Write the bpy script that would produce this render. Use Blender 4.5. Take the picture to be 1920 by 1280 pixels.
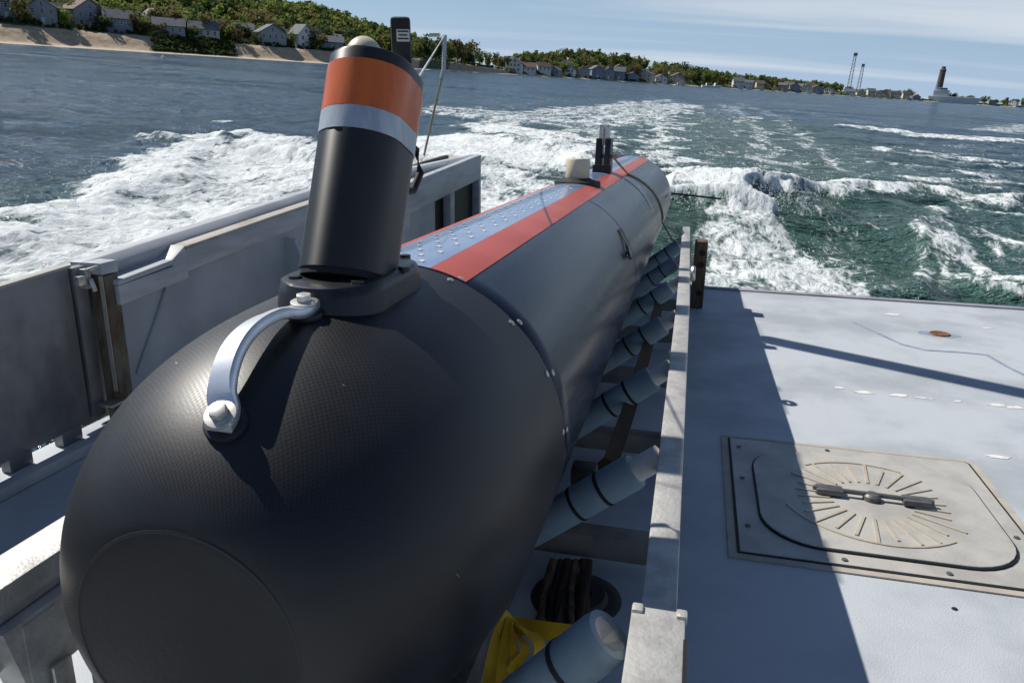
import bpy, bmesh, math, random
import numpy as np
from mathutils import Matrix, Vector
random.seed(7); rng = np.random.default_rng(7)
sc = bpy.context.scene
for o in list(bpy.data.objects): bpy.data.objects.remove(o)
COL = sc.collection

# ------------------------------------------------------------------ camera, solved from the photograph
F, PP = 1420.0, np.array([960.0, 640.0])           # focal length and centre in photo pixels (1920 x 1280)
CAMH = 2.0                                          # camera above the water
def nrm(v): v = np.asarray(v, float); return v / np.linalg.norm(v)
def cray(p): return nrm([p[0]-PP[0], p[1]-PP[1], F])            # camera space: x right, y down, z forward
_g = nrm(np.cross(cray((1920, 199.5)), cray((0, 68)))); _g = -_g if _g[1] > 0 else _g     # world up
_dy = cray((1316, 234))                             # the boat's aft direction (vanishing point of its lines)
_ug = nrm(_dy*0 + _g - _dy*(_g @ _dy)); _rg = nrm(np.cross(_dy, _ug)); _rg = _rg if _rg[0] > 0 else -_rg
_ph = math.radians(3.6)                             # heel
_X = math.cos(_ph)*_rg + math.sin(_ph)*_ug; _Z = -math.sin(_ph)*_rg + math.cos(_ph)*_ug
BC = np.array([_X, _dy, _Z])                        # boat axes in camera space
_wy = nrm(_dy - _g*(_dy @ _g)); _wx = nrm(np.cross(_wy, _g))
if _wx[0] < 0: _wx = -_wx
WC = np.array([_wx, _wy, _g])                       # world axes in camera space
WB = WC @ BC.T                                      # boat -> world
CAM = np.array([0, 0, CAMH])
BOAT = Matrix([list(WB[i]) + [CAM[i]] for i in range(3)] + [[0, 0, 0, 1]])
def un(p, x=None, y=None, z=None):                  # photo pixel -> boat coordinates on a plane
    r = BC @ cray(p)
    s = x/r[0] if x is not None else (y/r[1] if y is not None else z/r[2])
    return r*s
def uw(p, z=0.0):                                   # photo pixel -> world point on the water
    r = WC @ cray(p); s = (z-CAMH)/r[2]; return CAM + r*s
def far(px, D):                                     # photo column on the horizon -> world xy at distance D
    r = WC @ cray((px, 68+px*.0685)); h = nrm(r[:2]); return h*D

cd = bpy.data.cameras.new('camera'); cam = bpy.data.objects.new('camera', cd); COL.objects.link(cam)
cd.sensor_width = 36; cd.lens = F/1920*36; cd.clip_start = .05; cd.clip_end = 20000
R3 = np.array([WC[:, 0], -WC[:, 1], -WC[:, 2]]).T
cam.matrix_world = Matrix([list(R3[i]) + [CAM[i]] for i in range(3)] + [[0, 0, 0, 1]])
sc.camera = cam

# ------------------------------------------------------------------ sky, sun, exposure
SUNB = nrm([-1.0, .34, 1.15]); SUNW = nrm(WB @ SUNB)             # towards the sun
el = math.asin(SUNW[2]); az = math.atan2(SUNW[0], SUNW[1])
w = bpy.data.worlds.new('World'); sc.world = w; w.use_nodes = True
nt = w.node_tree; nt.nodes.clear()
def N(nt, t, **k):
    n = nt.nodes.new(t)
    for a, b in k.items():
        if a.startswith('i_'):
            key = a[2:]; key = int(key) if key.isdigit() else key.replace('_', ' ')
            n.inputs[key].default_value = b
        else: setattr(n, a, b)
    return n
def Lk(nt, a, b): nt.links.new(a, b)
sky = N(nt, 'ShaderNodeTexSky', sky_type='NISHITA', sun_disc=False, sun_elevation=el, sun_rotation=az, air_density=1.0, dust_density=0.0, ozone_density=5.0)
tc = N(nt, 'ShaderNodeTexCoord'); sep = N(nt, 'ShaderNodeSeparateXYZ'); Lk(nt, tc.outputs['Generated'], sep.inputs[0])
zz = N(nt, 'ShaderNodeMath', operation='MAXIMUM', i_1=0.0); Lk(nt, sep.outputs[2], zz.inputs[0])
za = N(nt, 'ShaderNodeMath', operation='ADD', i_1=.055); Lk(nt, zz.outputs[0], za.inputs[0])
dx = N(nt, 'ShaderNodeMath', operation='DIVIDE'); dy = N(nt, 'ShaderNodeMath', operation='DIVIDE')
Lk(nt, sep.outputs[0], dx.inputs[0]); Lk(nt, za.outputs[0], dx.inputs[1]); Lk(nt, sep.outputs[1], dy.inputs[0]); Lk(nt, za.outputs[0], dy.inputs[1])
cb = N(nt, 'ShaderNodeCombineXYZ'); Lk(nt, dx.outputs[0], cb.inputs[0]); Lk(nt, dy.outputs[0], cb.inputs[1])
mp = N(nt, 'ShaderNodeMapping'); mp.inputs['Rotation'].default_value = (0, 0, .55); mp.inputs['Scale'].default_value = (.10, .34, 1); mp.inputs['Location'].default_value = (2.3, 1.05, 0)
Lk(nt, cb.outputs[0], mp.inputs[0])
no = N(nt, 'ShaderNodeTexNoise', i_Scale=1.0, i_Detail=7.0, i_Roughness=.52, i_Distortion=.5); Lk(nt, mp.outputs[0], no.inputs['Vector'])
mr = N(nt, 'ShaderNodeMapRange', interpolation_type='SMOOTHSTEP', i_1=.44, i_2=.68, i_3=.0, i_4=.8); Lk(nt, no.outputs[0], mr.inputs[0])
low = N(nt, 'ShaderNodeMapRange', interpolation_type='SMOOTHSTEP', i_1=.42, i_2=.10, i_3=.25, i_4=1.0); Lk(nt, sep.outputs[2], low.inputs[0])      # thin streaks, thicker towards the horizon
ml = N(nt, 'ShaderNodeMath', operation='MULTIPLY'); Lk(nt, mr.outputs[0], ml.inputs[0]); Lk(nt, low.outputs[0], ml.inputs[1])
mix = N(nt, 'ShaderNodeMix', data_type='RGBA'); Lk(nt, ml.outputs[0], mix.inputs[0]); Lk(nt, sky.outputs[0], mix.inputs[6]); mix.inputs[7].default_value = (10.5, 11.2, 12.2, 1)
hz = N(nt, 'ShaderNodeMapRange', interpolation_type='SMOOTHSTEP', i_1=.22, i_2=-.03, i_3=0., i_4=.95); Lk(nt, sep.outputs[2], hz.inputs[0])     # pale air low over the horizon, all round
hm_ = N(nt, 'ShaderNodeMix', data_type='RGBA'); Lk(nt, hz.outputs[0], hm_.inputs[0]); tn = N(nt, 'ShaderNodeMix', data_type='RGBA', blend_type='MULTIPLY'); tn.inputs[0].default_value = 1; tn.inputs[7].default_value = (.92, 1.0, 1.06, 1); Lk(nt, sky.outputs[0], tn.inputs[6]); Lk(nt, tn.outputs[2], hm_.inputs[6]); hm_.inputs[7].default_value = (5.9, 8.1, 11.1, 1)
Lk(nt, hm_.outputs[2], mix.inputs[6])
bg = N(nt, 'ShaderNodeBackground', i_Strength=.064); Lk(nt, mix.outputs[2], bg.inputs[0])
wo = N(nt, 'ShaderNodeOutputWorld'); Lk(nt, bg.outputs[0], wo.inputs[0])
sd = bpy.data.lights.new('sun', 'SUN'); sd.energy = 5.0; sd.angle = math.radians(.5); sd.color = (1, .95, .87)
so = bpy.data.objects.new('sun', sd); COL.objects.link(so)
so.rotation_euler = Vector(SUNW).to_track_quat('Z', 'Y').to_euler(); so.location = (0, 0, 60)
vs = sc.view_settings; vs.view_transform = 'Standard'; vs.look = 'None'; vs.exposure = 0.08; vs.gamma = 1; vs.use_curve_mapping = False
sc.render.engine = 'CYCLES'; sc.render.resolution_x = 1024; sc.render.resolution_y = 682

# ------------------------------------------------------------------ helpers
def pm(name, col, col2=None, scale=6., rough=.5, rv=.12, metal=0., bump=0., bscale=80., stretch=(1, 1, 1), detail=5., coat=0., weave=0., spec=.5, thr=(.38, .66), objrand=0., ior=1.45):
    """a procedural material: two colours over noise, uneven gloss, fine relief, optional woven cell pattern on the UVs"""
    m = bpy.data.materials.new(name); m.use_nodes = True; t = m.node_tree; b = t.nodes['Principled BSDF']
    tcn = N(t, 'ShaderNodeTexCoord'); mpn = N(t, 'ShaderNodeMapping'); mpn.inputs['Scale'].default_value = stretch; Lk(t, tcn.outputs['Object'], mpn.inputs[0])
    nz = N(t, 'ShaderNodeTexNoise', i_Scale=scale, i_Detail=detail, i_Roughness=.6); Lk(t, mpn.outputs[0], nz.inputs['Vector'])
    rg = N(t, 'ShaderNodeMapRange', interpolation_type='SMOOTHSTEP', i_1=thr[0], i_2=thr[1]); Lk(t, nz.outputs[0], rg.inputs[0])
    col2 = col2 or tuple(c*.8 for c in col)
    mx = N(t, 'ShaderNodeMix', data_type='RGBA'); mx.inputs[6].default_value = (*col, 1); mx.inputs[7].default_value = (*col2, 1); Lk(t, rg.outputs[0], mx.inputs[0])
    out = mx.outputs[2]
    if objrand:
        oi = N(t, 'ShaderNodeObjectInfo'); hs = N(t, 'ShaderNodeHueSaturation')
        r1 = N(t, 'ShaderNodeMapRange', i_3=1-objrand, i_4=1+objrand); Lk(t, oi.outputs['Random'], r1.inputs[0]); Lk(t, r1.outputs[0], hs.inputs['Value'])
        r2 = N(t, 'ShaderNodeMapRange', i_3=.5-objrand*.06, i_4=.5+objrand*.06); Lk(t, oi.outputs['Random'], r2.inputs[0]); Lk(t, r2.outputs[0], hs.inputs['Hue'])
        Lk(t, out, hs.inputs['Color']); out = hs.outputs[0]
    rr = N(t, 'ShaderNodeMapRange', i_3=max(.03, rough-rv), i_4=min(1, rough+rv)); Lk(t, nz.outputs[0], rr.inputs[0])
    bh = None
    if bump:
        n2 = N(t, 'ShaderNodeTexNoise', i_Scale=bscale, i_Detail=3.0); Lk(t, mpn.outputs[0], n2.inputs['Vector']); bh = n2.outputs[0]
    if weave:
        um = N(t, 'ShaderNodeMapping'); um.inputs['Rotation'].default_value = (0, 0, .06); Lk(t, tcn.outputs['UV'], um.inputs[0])
        ck = N(t, 'ShaderNodeTexChecker', i_Scale=280.0); ck.inputs[1].default_value = (1, 1, 1, 1); ck.inputs[2].default_value = (0, 0, 0, 1); Lk(t, um.outputs[0], ck.inputs[0])
        wm = N(t, 'ShaderNodeMix', data_type='RGBA', blend_type='MULTIPLY'); wm.inputs[0].default_value = weave
        Lk(t, out, wm.inputs[6]); Lk(t, ck.outputs[0], wm.inputs[7]); out = wm.outputs[2]
        ad = N(t, 'ShaderNodeMath', operation='MULTIPLY_ADD', i_1=weave*.6); Lk(t, ck.outputs[1], ad.inputs[0])
        if bh: Lk(t, bh, ad.inputs[2])
        bh = ad.outputs[0]
        ar = N(t, 'ShaderNodeMath', operation='MULTIPLY_ADD', i_1=weave*.25); Lk(t, ck.outputs[1], ar.inputs[0]); Lk(t, rr.outputs[0], ar.inputs[2]); Lk(t, ar.outputs[0], b.inputs['Roughness'])
    if not weave: Lk(t, rr.outputs[0], b.inputs['Roughness'])
    if bh:
        bp = N(t, 'ShaderNodeBump', i_Strength=max(bump, .05), i_Distance=.002); Lk(t, bh, bp.inputs['Height']); Lk(t, bp.outputs[0], b.inputs['Normal'])
    Lk(t, out, b.inputs['Base Color']); b.inputs['Metallic'].default_value = metal; b.inputs['Coat Weight'].default_value = coat
    b.inputs['Coat Roughness'].default_value = .08; b.inputs['Specular IOR Level'].default_value = spec; b.inputs['IOR'].default_value = ior
    return m

class MB:
    """collects polygons for ONE mesh object"""
    def __init__(s): s.v = []; s.f = []; s.uv = {}; s.mi = []
    def add(s, vs, fs, mi=0):
        o = len(s.v); s.v += [tuple(map(float, p)) for p in vs]
        for f in fs: s.f.append([i+o for i in f]); s.mi.append(mi)
        return o
    def box(s, c, d, rot=None, mi=0):
        h = np.array(d)/2; q = np.array([(x, y, z) for x in (-1, 1) for y in (-1, 1) for z in (-1, 1)])*h
        if rot is not None: q = q @ np.array(rot.to_3x3() if hasattr(rot, 'to_3x3') else rot).T
        s.add(q+np.array(c), [(0, 1, 3, 2), (4, 6, 7, 5), (0, 4, 5, 1), (2, 3, 7, 6), (0, 2, 6, 4), (1, 5, 7, 3)], mi); return s
    def hexa(s, q, mi=0):      # 8 corners: bottom ring 0-3, top ring 4-7
        s.add(q, [(3, 2, 1, 0), (4, 5, 6, 7), (0, 1, 5, 4), (1, 2, 6, 5), (2, 3, 7, 6), (3, 0, 4, 7)], mi); return s
    def prism(s, poly, z0, z1, mi=0):
        n = len(poly); v = [(*p[:2], z0) for p in poly] + [(*p[:2], z1) for p in poly]
        s.add(v, [tuple(range(n))[::-1], tuple(range(n, 2*n))] + [(i, (i+1) % n, n+(i+1) % n, n+i) for i in range(n)], mi); return s
    def sweep(s, path, prof, up=(0, 0, 1), closed=True, cap=True, scale=None, mi=0):
        path = [np.array(p, float) for p in path]; n = len(path); m = len(prof); vs = []
        for i, p in enumerate(path):
            t = nrm(path[min(i+1, n-1)] - path[max(i-1, 0)]); u = np.array(up[i] if isinstance(up, list) else up, float)
            sd_ = np.cross(t, u)
            if np.linalg.norm(sd_) < 1e-5: sd_ = np.cross(t, [1, .2, 0])
            sd_ = nrm(sd_); u2 = np.cross(sd_, t); k = scale[i] if scale else 1
            vs += [p + sd_*a*k + u2*b*k for a, b in prof]
        fs = []
        for i in range(n-1):
            for j in range(m if closed else m-1):
                k = (j+1) % m; fs.append((i*m+j, i*m+k, (i+1)*m+k, (i+1)*m+j))
        if cap and closed: fs += [tuple(range(m))[::-1], tuple(range((n-1)*m, n*m))]
        s.add(vs, fs, mi); return s
    def tube(s, path, r, n=10, up=(0, 0, 1), scale=None, mi=0):
        return s.sweep(path, [(r*math.cos(2*math.pi*i/n), r*math.sin(2*math.pi*i/n)) for i in range(n)], up, scale=scale, mi=mi)
    def lathe(s, prof, c=(0, 0, 0), axis=1, n=96, a0=0., a1=360., capends=False):
        """prof: (radius, position along axis); angle from +Z towards +X when axis=1; about Z when axis=2; writes UVs in metres"""
        full = abs(a1-a0) >= 359.9; cols = n if full else n+1; o = len(s.v); k = 0; L = [0]
        for i in range(1, len(prof)): L.append(L[-1]+math.hypot(prof[i][0]-prof[i-1][0], prof[i][1]-prof[i-1][1]))
        for r, y in prof:
            for j in range(cols):
                a = math.radians(a0+(a1-a0)*j/n)
                s.v.append((c[0]+r*math.sin(a), c[1]+y, c[2]+r*math.cos(a)) if axis == 1 else (c[0]+r*math.cos(a), c[1]+r*math.sin(a), c[2]+y))
        rm = max(p[0] for p in prof)
        for i in range(len(prof)-1):
            for j in range(n):
                j2 = (j+1) % cols if full else j+1
                s.uv[len(s.f)] = [(rm*math.radians((a1-a0)/n)*jj, L[ii]) for ii, jj in ((i, j), (i, j+1), (i+1, j+1), (i+1, j))]
                s.f.append([o+i*cols+j, o+i*cols+j2, o+(i+1)*cols+j2, o+(i+1)*cols+j]); s.mi.append(0)
        if capends:
            for i in (0, len(prof)-1): s.f.append([o+i*cols+j for j in range(cols)]); s.mi.append(0)
        return s
    def mesh(s, name, mats, base=(0, 0, 0), bevel=0., smooth=True, ang=35, seg=2):
        me = bpy.data.meshes.new(name); b = np.array(base)
        me.from_pydata([tuple(np.array(v)-b) for v in s.v], [], s.f)
        if s.uv:
            u = me.uv_layers.new(name='UVMap')
            for p in me.polygons:
                for q, li in enumerate(p.loop_indices):
                    if p.index in s.uv: u.data[li].uv = s.uv[p.index][q]
        mats = mats if isinstance(mats, (list, tuple)) else [mats]
        for m in mats: me.materials.append(m)
        for p, k in zip(me.polygons, s.mi): p.material_index = min(k, len(mats)-1)
        bm = bmesh.new(); bm.from_mesh(me); bmesh.ops.recalc_face_normals(bm, faces=bm.faces)
        if bevel:
            es = [e for e in bm.edges if e.is_manifold and e.calc_face_angle(0) > .5]
            bmesh.ops.bevel(bm, geom=es, offset=bevel, segments=seg, profile=.6, affect='EDGES', clamp_overlap=True)
        bm.to_mesh(me); bm.free()
        if smooth:
            for p in me.polygons: p.use_smooth = True
            me.set_sharp_from_angle(angle=math.radians(ang))
        return me
def link(name, data, parent=None, mat=None):
    o = bpy.data.objects.new(name, data); COL.objects.link(o)
    if parent: o.parent = parent
    if mat is not None: o.matrix_local = mat
    return o
def tag(o, label=None, cat=None, group=None, kind=None):
    if label: o['label'] = label
    if cat: o['category'] = cat
    if group: o['group'] = group
    if kind: o['kind'] = kind
    return o
BASE = {}
def bthing(name, label, cat, base, group=None):     # a thing standing on the boat; coordinates of its parts are boat coordinates
    o = link(name, None); o.matrix_world = BOAT @ Matrix.Translation(base); BASE[o.name] = tuple(base)
    return tag(o, label, cat, group)
def part(name, mb, mat, parent, label=None, **k):   # part in boat coordinates
    b = BASE[parent.name]; o = link(name, mb.mesh(name, mat, base=b, **k), parent); BASE[o.name] = b
    if label: o['label'] = label
    return o
def ob_copy(o, parent, loc, rot=None):
    c = o.copy(); COL.objects.link(c); c.parent = parent; c.location = loc
    if rot is not None: c.rotation_euler = rot
    return c
SQ = lambda w_, h_: [(-w_/2, -h_/2), (w_/2, -h_/2), (w_/2, h_/2), (-w_/2, h_/2)]

# ------------------------------------------------------------------ materials
M = {}
M['deck'] = pm('deck_paint', (.475, .51, .54), (.345, .375, .405), scale=2.6, rough=.62, bump=.5, bscale=260, detail=12)
M['trim'] = pm('stern_trim', (.30, .30, .33), (.23, .22, .25), scale=9, rough=.6, bump=.2)
M['hullpaint'] = pm('boat_grey', (.22, .27, .32), (.17, .21, .25), scale=3, rough=.45, bump=.15, bscale=40)
M['wall'] = pm('bulwark_grey', (.45, .48, .50), (.34, .37, .40), scale=2.6, rough=.42, bump=.15, bscale=30, detail=8)
M['cap'] = pm('cap_grey', (.52, .54, .55), (.38, .40, .42), scale=5, rough=.45, stretch=(4, .6, 4), bump=.15)
M['rusty'] = pm('worn_cap', (.42, .40, .36), (.24, .17, .11), scale=9, rough=.6, stretch=(3, .8, 3), bump=.3, thr=(.5, .75))
M['post'] = pm('brown_post', (.17, .15, .11), (.10, .055, .03), scale=14, rough=.7, stretch=(2, 2, .6), bump=.4)
M['plate'] = pm('dull_aluminium_plate', (.32, .325, .33), (.17, .17, .17), scale=4, rough=.48, metal=.4, stretch=(2, 1, .7), detail=8, bump=.1)
M['alu'] = pm('mill_aluminium', (.52, .51, .48), (.38, .37, .35), scale=22, rough=.55, metal=.35, bump=.5, bscale=180)
M['beam'] = pm('weathered_beam', (.20, .185, .165), (.13, .12, .105), scale=12, rough=.65, metal=.2, bump=.3)
M['polish'] = pm('polished_aluminium', (.80, .81, .82), (.66, .67, .69), scale=20, rough=.32, metal=.72, rv=.06, bump=.06, bscale=120)
M['steel'] = pm('galvanised_steel', (.68, .67, .62), (.5, .48, .44), scale=60, rough=.38, metal=.8, bump=.1)
M['nose'] = pm('black_nose_plastic', (.009, .0092, .011), (.015, .015, .017), scale=7, rough=.42, rv=.06, weave=.28, bump=.04, bscale=300, detail=8, spec=.6)
M['disc'] = pm('black_rubber_disc', (.008, .0082, .0095), (.015, .015, .016), scale=16, rough=.47, bump=.2, bscale=160, detail=9, spec=.55)
M['body'] = pm('navy_woven_hull', (.014, .024, .048), (.021, .033, .060), scale=9, rough=.20, rv=.10, weave=.35, bump=.10, bscale=120, stretch=(1, .06, 1), spec=.34)
M['black'] = pm('black_anodised', (.016, .0165, .019), (.026, .026, .029), scale=9, rough=.33, rv=.08, bump=.06, bscale=90, stretch=(5, 5, .5))
M['mast'] = pm('black_brushed_mast', (.008, .0085, .010), (.013, .013, .015), scale=9, rough=.46, rv=.05, stretch=(5, 5, .5), spec=.7)
_b = M['mast'].node_tree.nodes['Principled BSDF']; _t = N(M['mast'].node_tree, 'ShaderNodeTangent', direction_type='RADIAL', axis='Z'); Lk(M['mast'].node_tree, _t.outputs[0], _b.inputs['Tangent']); _b.inputs['Anisotropic'].default_value = .85; _b.inputs['Anisotropic Rotation'].default_value = .25
M['blackmatt'] = pm('black_rubber', (.014, .014, .015), (.024, .023, .022), scale=25, rough=.6, bump=.25)
M['red'] = pm('red_vinyl', (.56, .095, .05), (.50, .085, .05), scale=7, rough=.38, coat=.1, bump=.05)
M['blue'] = pm('blue_vinyl', (.20, .28, .46), (.27, .35, .50), scale=9, rough=.26, coat=.6, bump=.05)
M['star'] = pm('white_vinyl', (.8, .8, .8), rough=.35)
M['orange'] = pm('orange_tape', (.64, .135, .022), (.54, .10, .02), scale=7, rough=.36, coat=.3, stretch=(6, 6, .7), bump=.12, bscale=40)
M['silver'] = pm('silver_reflective_tape', (.50, .53, .57), (.38, .41, .46), scale=8, rough=.4, metal=.3, stretch=(9, 9, .5), bump=.15, bscale=60)
M['cream'] = pm('cream_plastic', (.66, .60, .42), (.56, .50, .35), scale=10, rough=.4)
M['white'] = pm('white_plastic', (.70, .69, .66), (.58, .56, .52), scale=12, rough=.4)
M['clear'] = pm('pale_glass', (.55, .58, .6), (.45, .48, .5), scale=20, rough=.12, spec=.8)
M['foam_blue'] = pm('blue_foam', (.23, .31, .36), (.17, .24, .29), scale=8, rough=.75, bump=.3, bscale=350)
M['yellow'] = pm('yellow_webbing', (.62, .40, .015), (.50, .30, .012), scale=12, rough=.7, bump=.5, bscale=400)
M['darkweb'] = pm('dark_webbing', (.022, .015, .011), (.05, .026, .014), scale=25, rough=.85, bump=.5, bscale=300)
M['wood'] = pm('weathered_wood', (.15, .095, .06), (.07, .04, .025), scale=16, rough=.8, stretch=(3, 3, .5), bump=.5)
M['hatch'] = pm('hatch_aluminium', (.46, .445, .41), (.36, .35, .325), scale=9, rough=.5, metal=.0, detail=9, bump=.25, bscale=160)
M['hatchrib'] = pm('bare_rib', (.54, .48, .37), (.45, .40, .32), scale=30, rough=.5, metal=.2)
M['seal'] = pm('black_gasket', (.012, .012, .013), rough=.7)
M['grout'] = pm('tan_sealant', (.45, .41, .34), (.37, .34, .29), scale=20, rough=.8)
M['handle'] = pm('grey_casting', (.15, .15, .15), (.10, .10, .10), scale=30, rough=.5, metal=.3, bump=.2)
M['scuff'] = pm('bare_scuff', (.80, .79, .74), (.66, .65, .62), scale=40, rough=.6)
M['stain'] = pm('dark_stain', (.21, .26, .33), (.29, .36, .45), scale=30, rough=.7)
M['rust'] = pm('rust', (.22, .10, .04), (.10, .05, .03), scale=60, rough=.8, bump=.3)
M['scufline'] = pm('pale_scratch', (.32, .31, .30), (.12, .12, .12), scale=300, rough=.6)
M['rope'] = pm('tan_rope', (.42, .37, .22), (.28, .24, .15), scale=80, rough=.8, bump=.5, bscale=300)

# ------------------------------------------------------------------ water (one sheet to the horizon, waves and wake as geometry)
def seg_dist(P, poly):
    best = np.full(len(P), 1e9); tt = np.zeros(len(P)); n = len(poly)-1
    for i in range(n):
        a, b = poly[i], poly[i+1]; d = b-a; L = max(d @ d, 1e-9)
        t = np.clip(((P-a) @ d)/L, 0, 1); q = np.linalg.norm(P-(a+t[:, None]*d), axis=1)
        k = q < best; best[k] = q[k]; tt[k] = (i+t[k])/n
    return best, tt
def in_poly(P, poly):
    c = np.zeros(len(P), bool); n = len(poly)
    for i in range(n):
        a, b = poly[i], poly[i-1]
        k = ((a[1] > P[:, 1]) != (b[1] > P[:, 1])) & (P[:, 0] < (b[0]-a[0])*(P[:, 1]-a[1])/(b[1]-a[1]+1e-12)+a[0])
        c ^= k
    return c
def waves(P, count, l0, l1, amp, seed, main=None, spread=math.pi, sharp=1.):
    r = np.random.default_rng(seed); z = np.zeros(len(P))
    for i in range(count):
        l = l0*(l1/l0)**r.random(); a = (main if main is not None else 0)+r.uniform(-spread, spread); k = 2*math.pi/l
        ph = (P[:, 0]*math.cos(a)+P[:, 1]*math.sin(a))*k+r.random()*6.283
        z += l*(np.exp(sharp*(np.sin(ph)-1))-.35 if sharp else np.sin(ph))
    return z*amp/count**.5
def vnoise(P, sc_, seed):
    """smooth value noise in the plane"""
    q = P/sc_; i = np.floor(q).astype(int); fr = q-i; fr = fr*fr*(3-2*fr)
    def hsh(x, y): n = (x*374761393+y*668265263+seed*974711) & 0x7fffffff; n = ((n ^ (n >> 13))*1274126177) & 0x7fffffff; return ((n ^ (n >> 16)) & 0xffff)/65535.
    a = hsh(i[:, 0], i[:, 1]); b = hsh(i[:, 0]+1, i[:, 1]); c = hsh(i[:, 0], i[:, 1]+1); d = hsh(i[:, 0]+1, i[:, 1]+1)
    return (a*(1-fr[:, 0])+b*fr[:, 0])*(1-fr[:, 1])+(c*(1-fr[:, 0])+d*fr[:, 0])*fr[:, 1]
W2 = lambda pts: [uw(p)[:2] for p in pts]
# wake: polylines on the water taken from the photograph: (points, half width m, foam, height m)
STROKES = [
 ([(1300, 400), (1360, 385), (1420, 398)], 1.5, .95, .46),            # plume behind the transom
 ([(1290, 352), (1350, 345)], 1.6, .9, .2),
 ([(1420, 392), (1520, 374), (1620, 368), (1720, 372)], .7, .86, .26), ([(1720, 372), (1800, 385), (1930, 405)], .6, .85, .18),   # breaking crest
 ([(1700, 345), (1920, 360)], 1.0, .75, .08),
 ([(1330, 425), (1430, 432), (1500, 480), (1560, 530), (1620, 600)], .7, .84, .10), ([(1300, 470), (1400, 480), (1460, 520)], .6, .8, .1), ([(1310, 540), (1420, 560)], .5, .8, .06),
 ([(1560, 430), (1620, 500), (1690, 570)], .3, .6, .04), ([(1725, 430), (1730, 500), (1735, 560)], .14, .75, .12),
 ([(1735, 395), (1790, 435), (1880, 470), (1990, 490)], .26, .72, .1), ([(1735, 420), (1780, 465), (1860, 508), (1990, 540)], .24, .72, .12), ([(1740, 450), (1775, 498), (1850, 540), (1990, 580)], .22, .72, .16),
 ([(1745, 375), (1830, 405), (1990, 435)], .3, .70, .08), ([(1790, 500), (1870, 530), (1990, 555)], .12, .66, .02), ([(1800, 445), (1890, 490), (1990, 515)], .10, .66, .02), ([(1790, 330), (1870, 345), (1980, 375)], .5, .75, .08),
 ([(1600, 240), (1680, 252), (1760, 262), (1920, 268)], 2.0, .85, .15), ([(1480, 205), (1560, 222), (1680, 240)], 1.3, .55, .0), ([(1680, 285), (1800, 300), (1930, 320)], 1.4, .75, .1), ([(1860, 250), (1940, 235)], 2.5, .7, .0),
 ([(1200, 290), (1230, 240), (1300, 205)], 3.0, .42, .0), ([(1380, 300), (1400, 240), (1380, 205)], 2.0, .45, .0), ([(1220, 330), (1280, 320)], 1.6, .75, .1),
 ([(760, 330), (850, 275), (960, 330)], 2.2, 1.0, .2), ([(900, 310), (940, 380), (1000, 350)], 1.3, .8, .1),
 ([(860, 205), (940, 228), (1060, 232), (1180, 215), (1260, 195)], 4.0, .72, .1), ([(900, 245), (1000, 262), (1090, 290)], 1.8, .9, .2), ([(820, 232), (900, 190)], 4.0, .4, .0), ([(1010, 285), (1090, 315), (1130, 330)], 1.0, .9, .2),
 ([(430, 236), (455, 240)], .4, .8, .1),
 ([(1262, 330), (1235, 265), (1262, 222), (1300, 197)], .7, .8, .0), ([(1470, 330), (1425, 262), (1395, 220), (1350, 194)], .7, .7, .0), ([(1570, 335), (1510, 262), (1460, 222), (1390, 194)], .5, .65, .0),
 ([(1000, 300), (1120, 246), (1210, 215), (1290, 194)], .9, .75, .0), ([(860, 262), (1020, 218), (1150, 200), (1270, 188)], 1.2, .75, .0), ([(1600, 300), (1750, 318), (1900, 345)], .5, .7, .05),
 ([(350, 285), (430, 272), (520, 296), (600, 316)], 1.0, .95, .24),   # left bow wave
 ([(60, 462), (200, 392), (300, 326), (380, 280)], .7, 1.0, .2), ([(-60, 506), (60, 458)], .6, .95, .15), ([(500, 272), (560, 292), (640, 288)], .4, .45, .1), ([(60, 410), (150, 408)], .12, .8, .03),
]
POLYS = [
 ([(-200, 620), (-60, 508), (60, 463), (200, 398), (300, 330), (390, 288), (600, 310), (1000, 335), (1000, 700)], .90),
 ([(1290, 600), (1270, 385), (1440, 388), (1500, 450), (1590, 600)], .80),
 ([(1520, 600), (1500, 400), (1740, 385), (1740, 600)], .42),
 ([(1740, 600), (1735, 380), (1990, 390), (1990, 560)], .50),
 ([(1440, 330), (1500, 270), (1900, 270), (1980, 330), (1980, 400), (1700, 360)], .48),
 ([(1180, 300), (1220, 215), (1400, 195), (1460, 280), (1400, 330)], .50),
 ([(800, 300), (830, 185), (1270, 185), (1180, 250), (1050, 330)], .44),
]
TROUGH = [([(1500, 470), (1600, 460), (1720, 480)], 1.5, -.28), ([(1800, 600), (1930, 600)], .7, -.15), ([(1000, 320), (1050, 315)], 1.5, -.15), ([(1450, 290), (1600, 300)], 3., -.12)]
azc = math.atan2(*(far(960, 1)))                     # view azimuth from +Y towards +X
az_list = np.concatenate([np.linspace(-math.pi, -.86, 50, endpoint=False), np.linspace(-.86, .86, 720), np.linspace(.86, math.pi, 50)[1:-1]])+azc
rad = [1.2]
while rad[-1] < 9000: rad.append(rad[-1]*(1.0075 if rad[-1] < 70 else 1.02 if rad[-1] < 300 else 1.12))
rad = np.array(rad); na, nr = len(az_list), len(rad)
AA, RR = np.meshgrid(az_list, rad); P = np.c_[(RR*np.sin(AA)).ravel(), (RR*np.cos(AA)).ravel()]; Rv = RR.ravel()
fade = lambda r0: 1/(1+(Rv/r0)**2)
z = waves(P, 26, .9, 3.2, .045, 1, main=.4, spread=.9)*fade(110)+waves(P, 18, .28, .9, .040, 2, main=.4, spread=1.3)*fade(18)+waves(P, 10, 4., 12., .012, 3, main=.5, spread=.6)*fade(150)
foam = np.zeros(len(P)); hgt = np.zeros(len(P))
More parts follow.
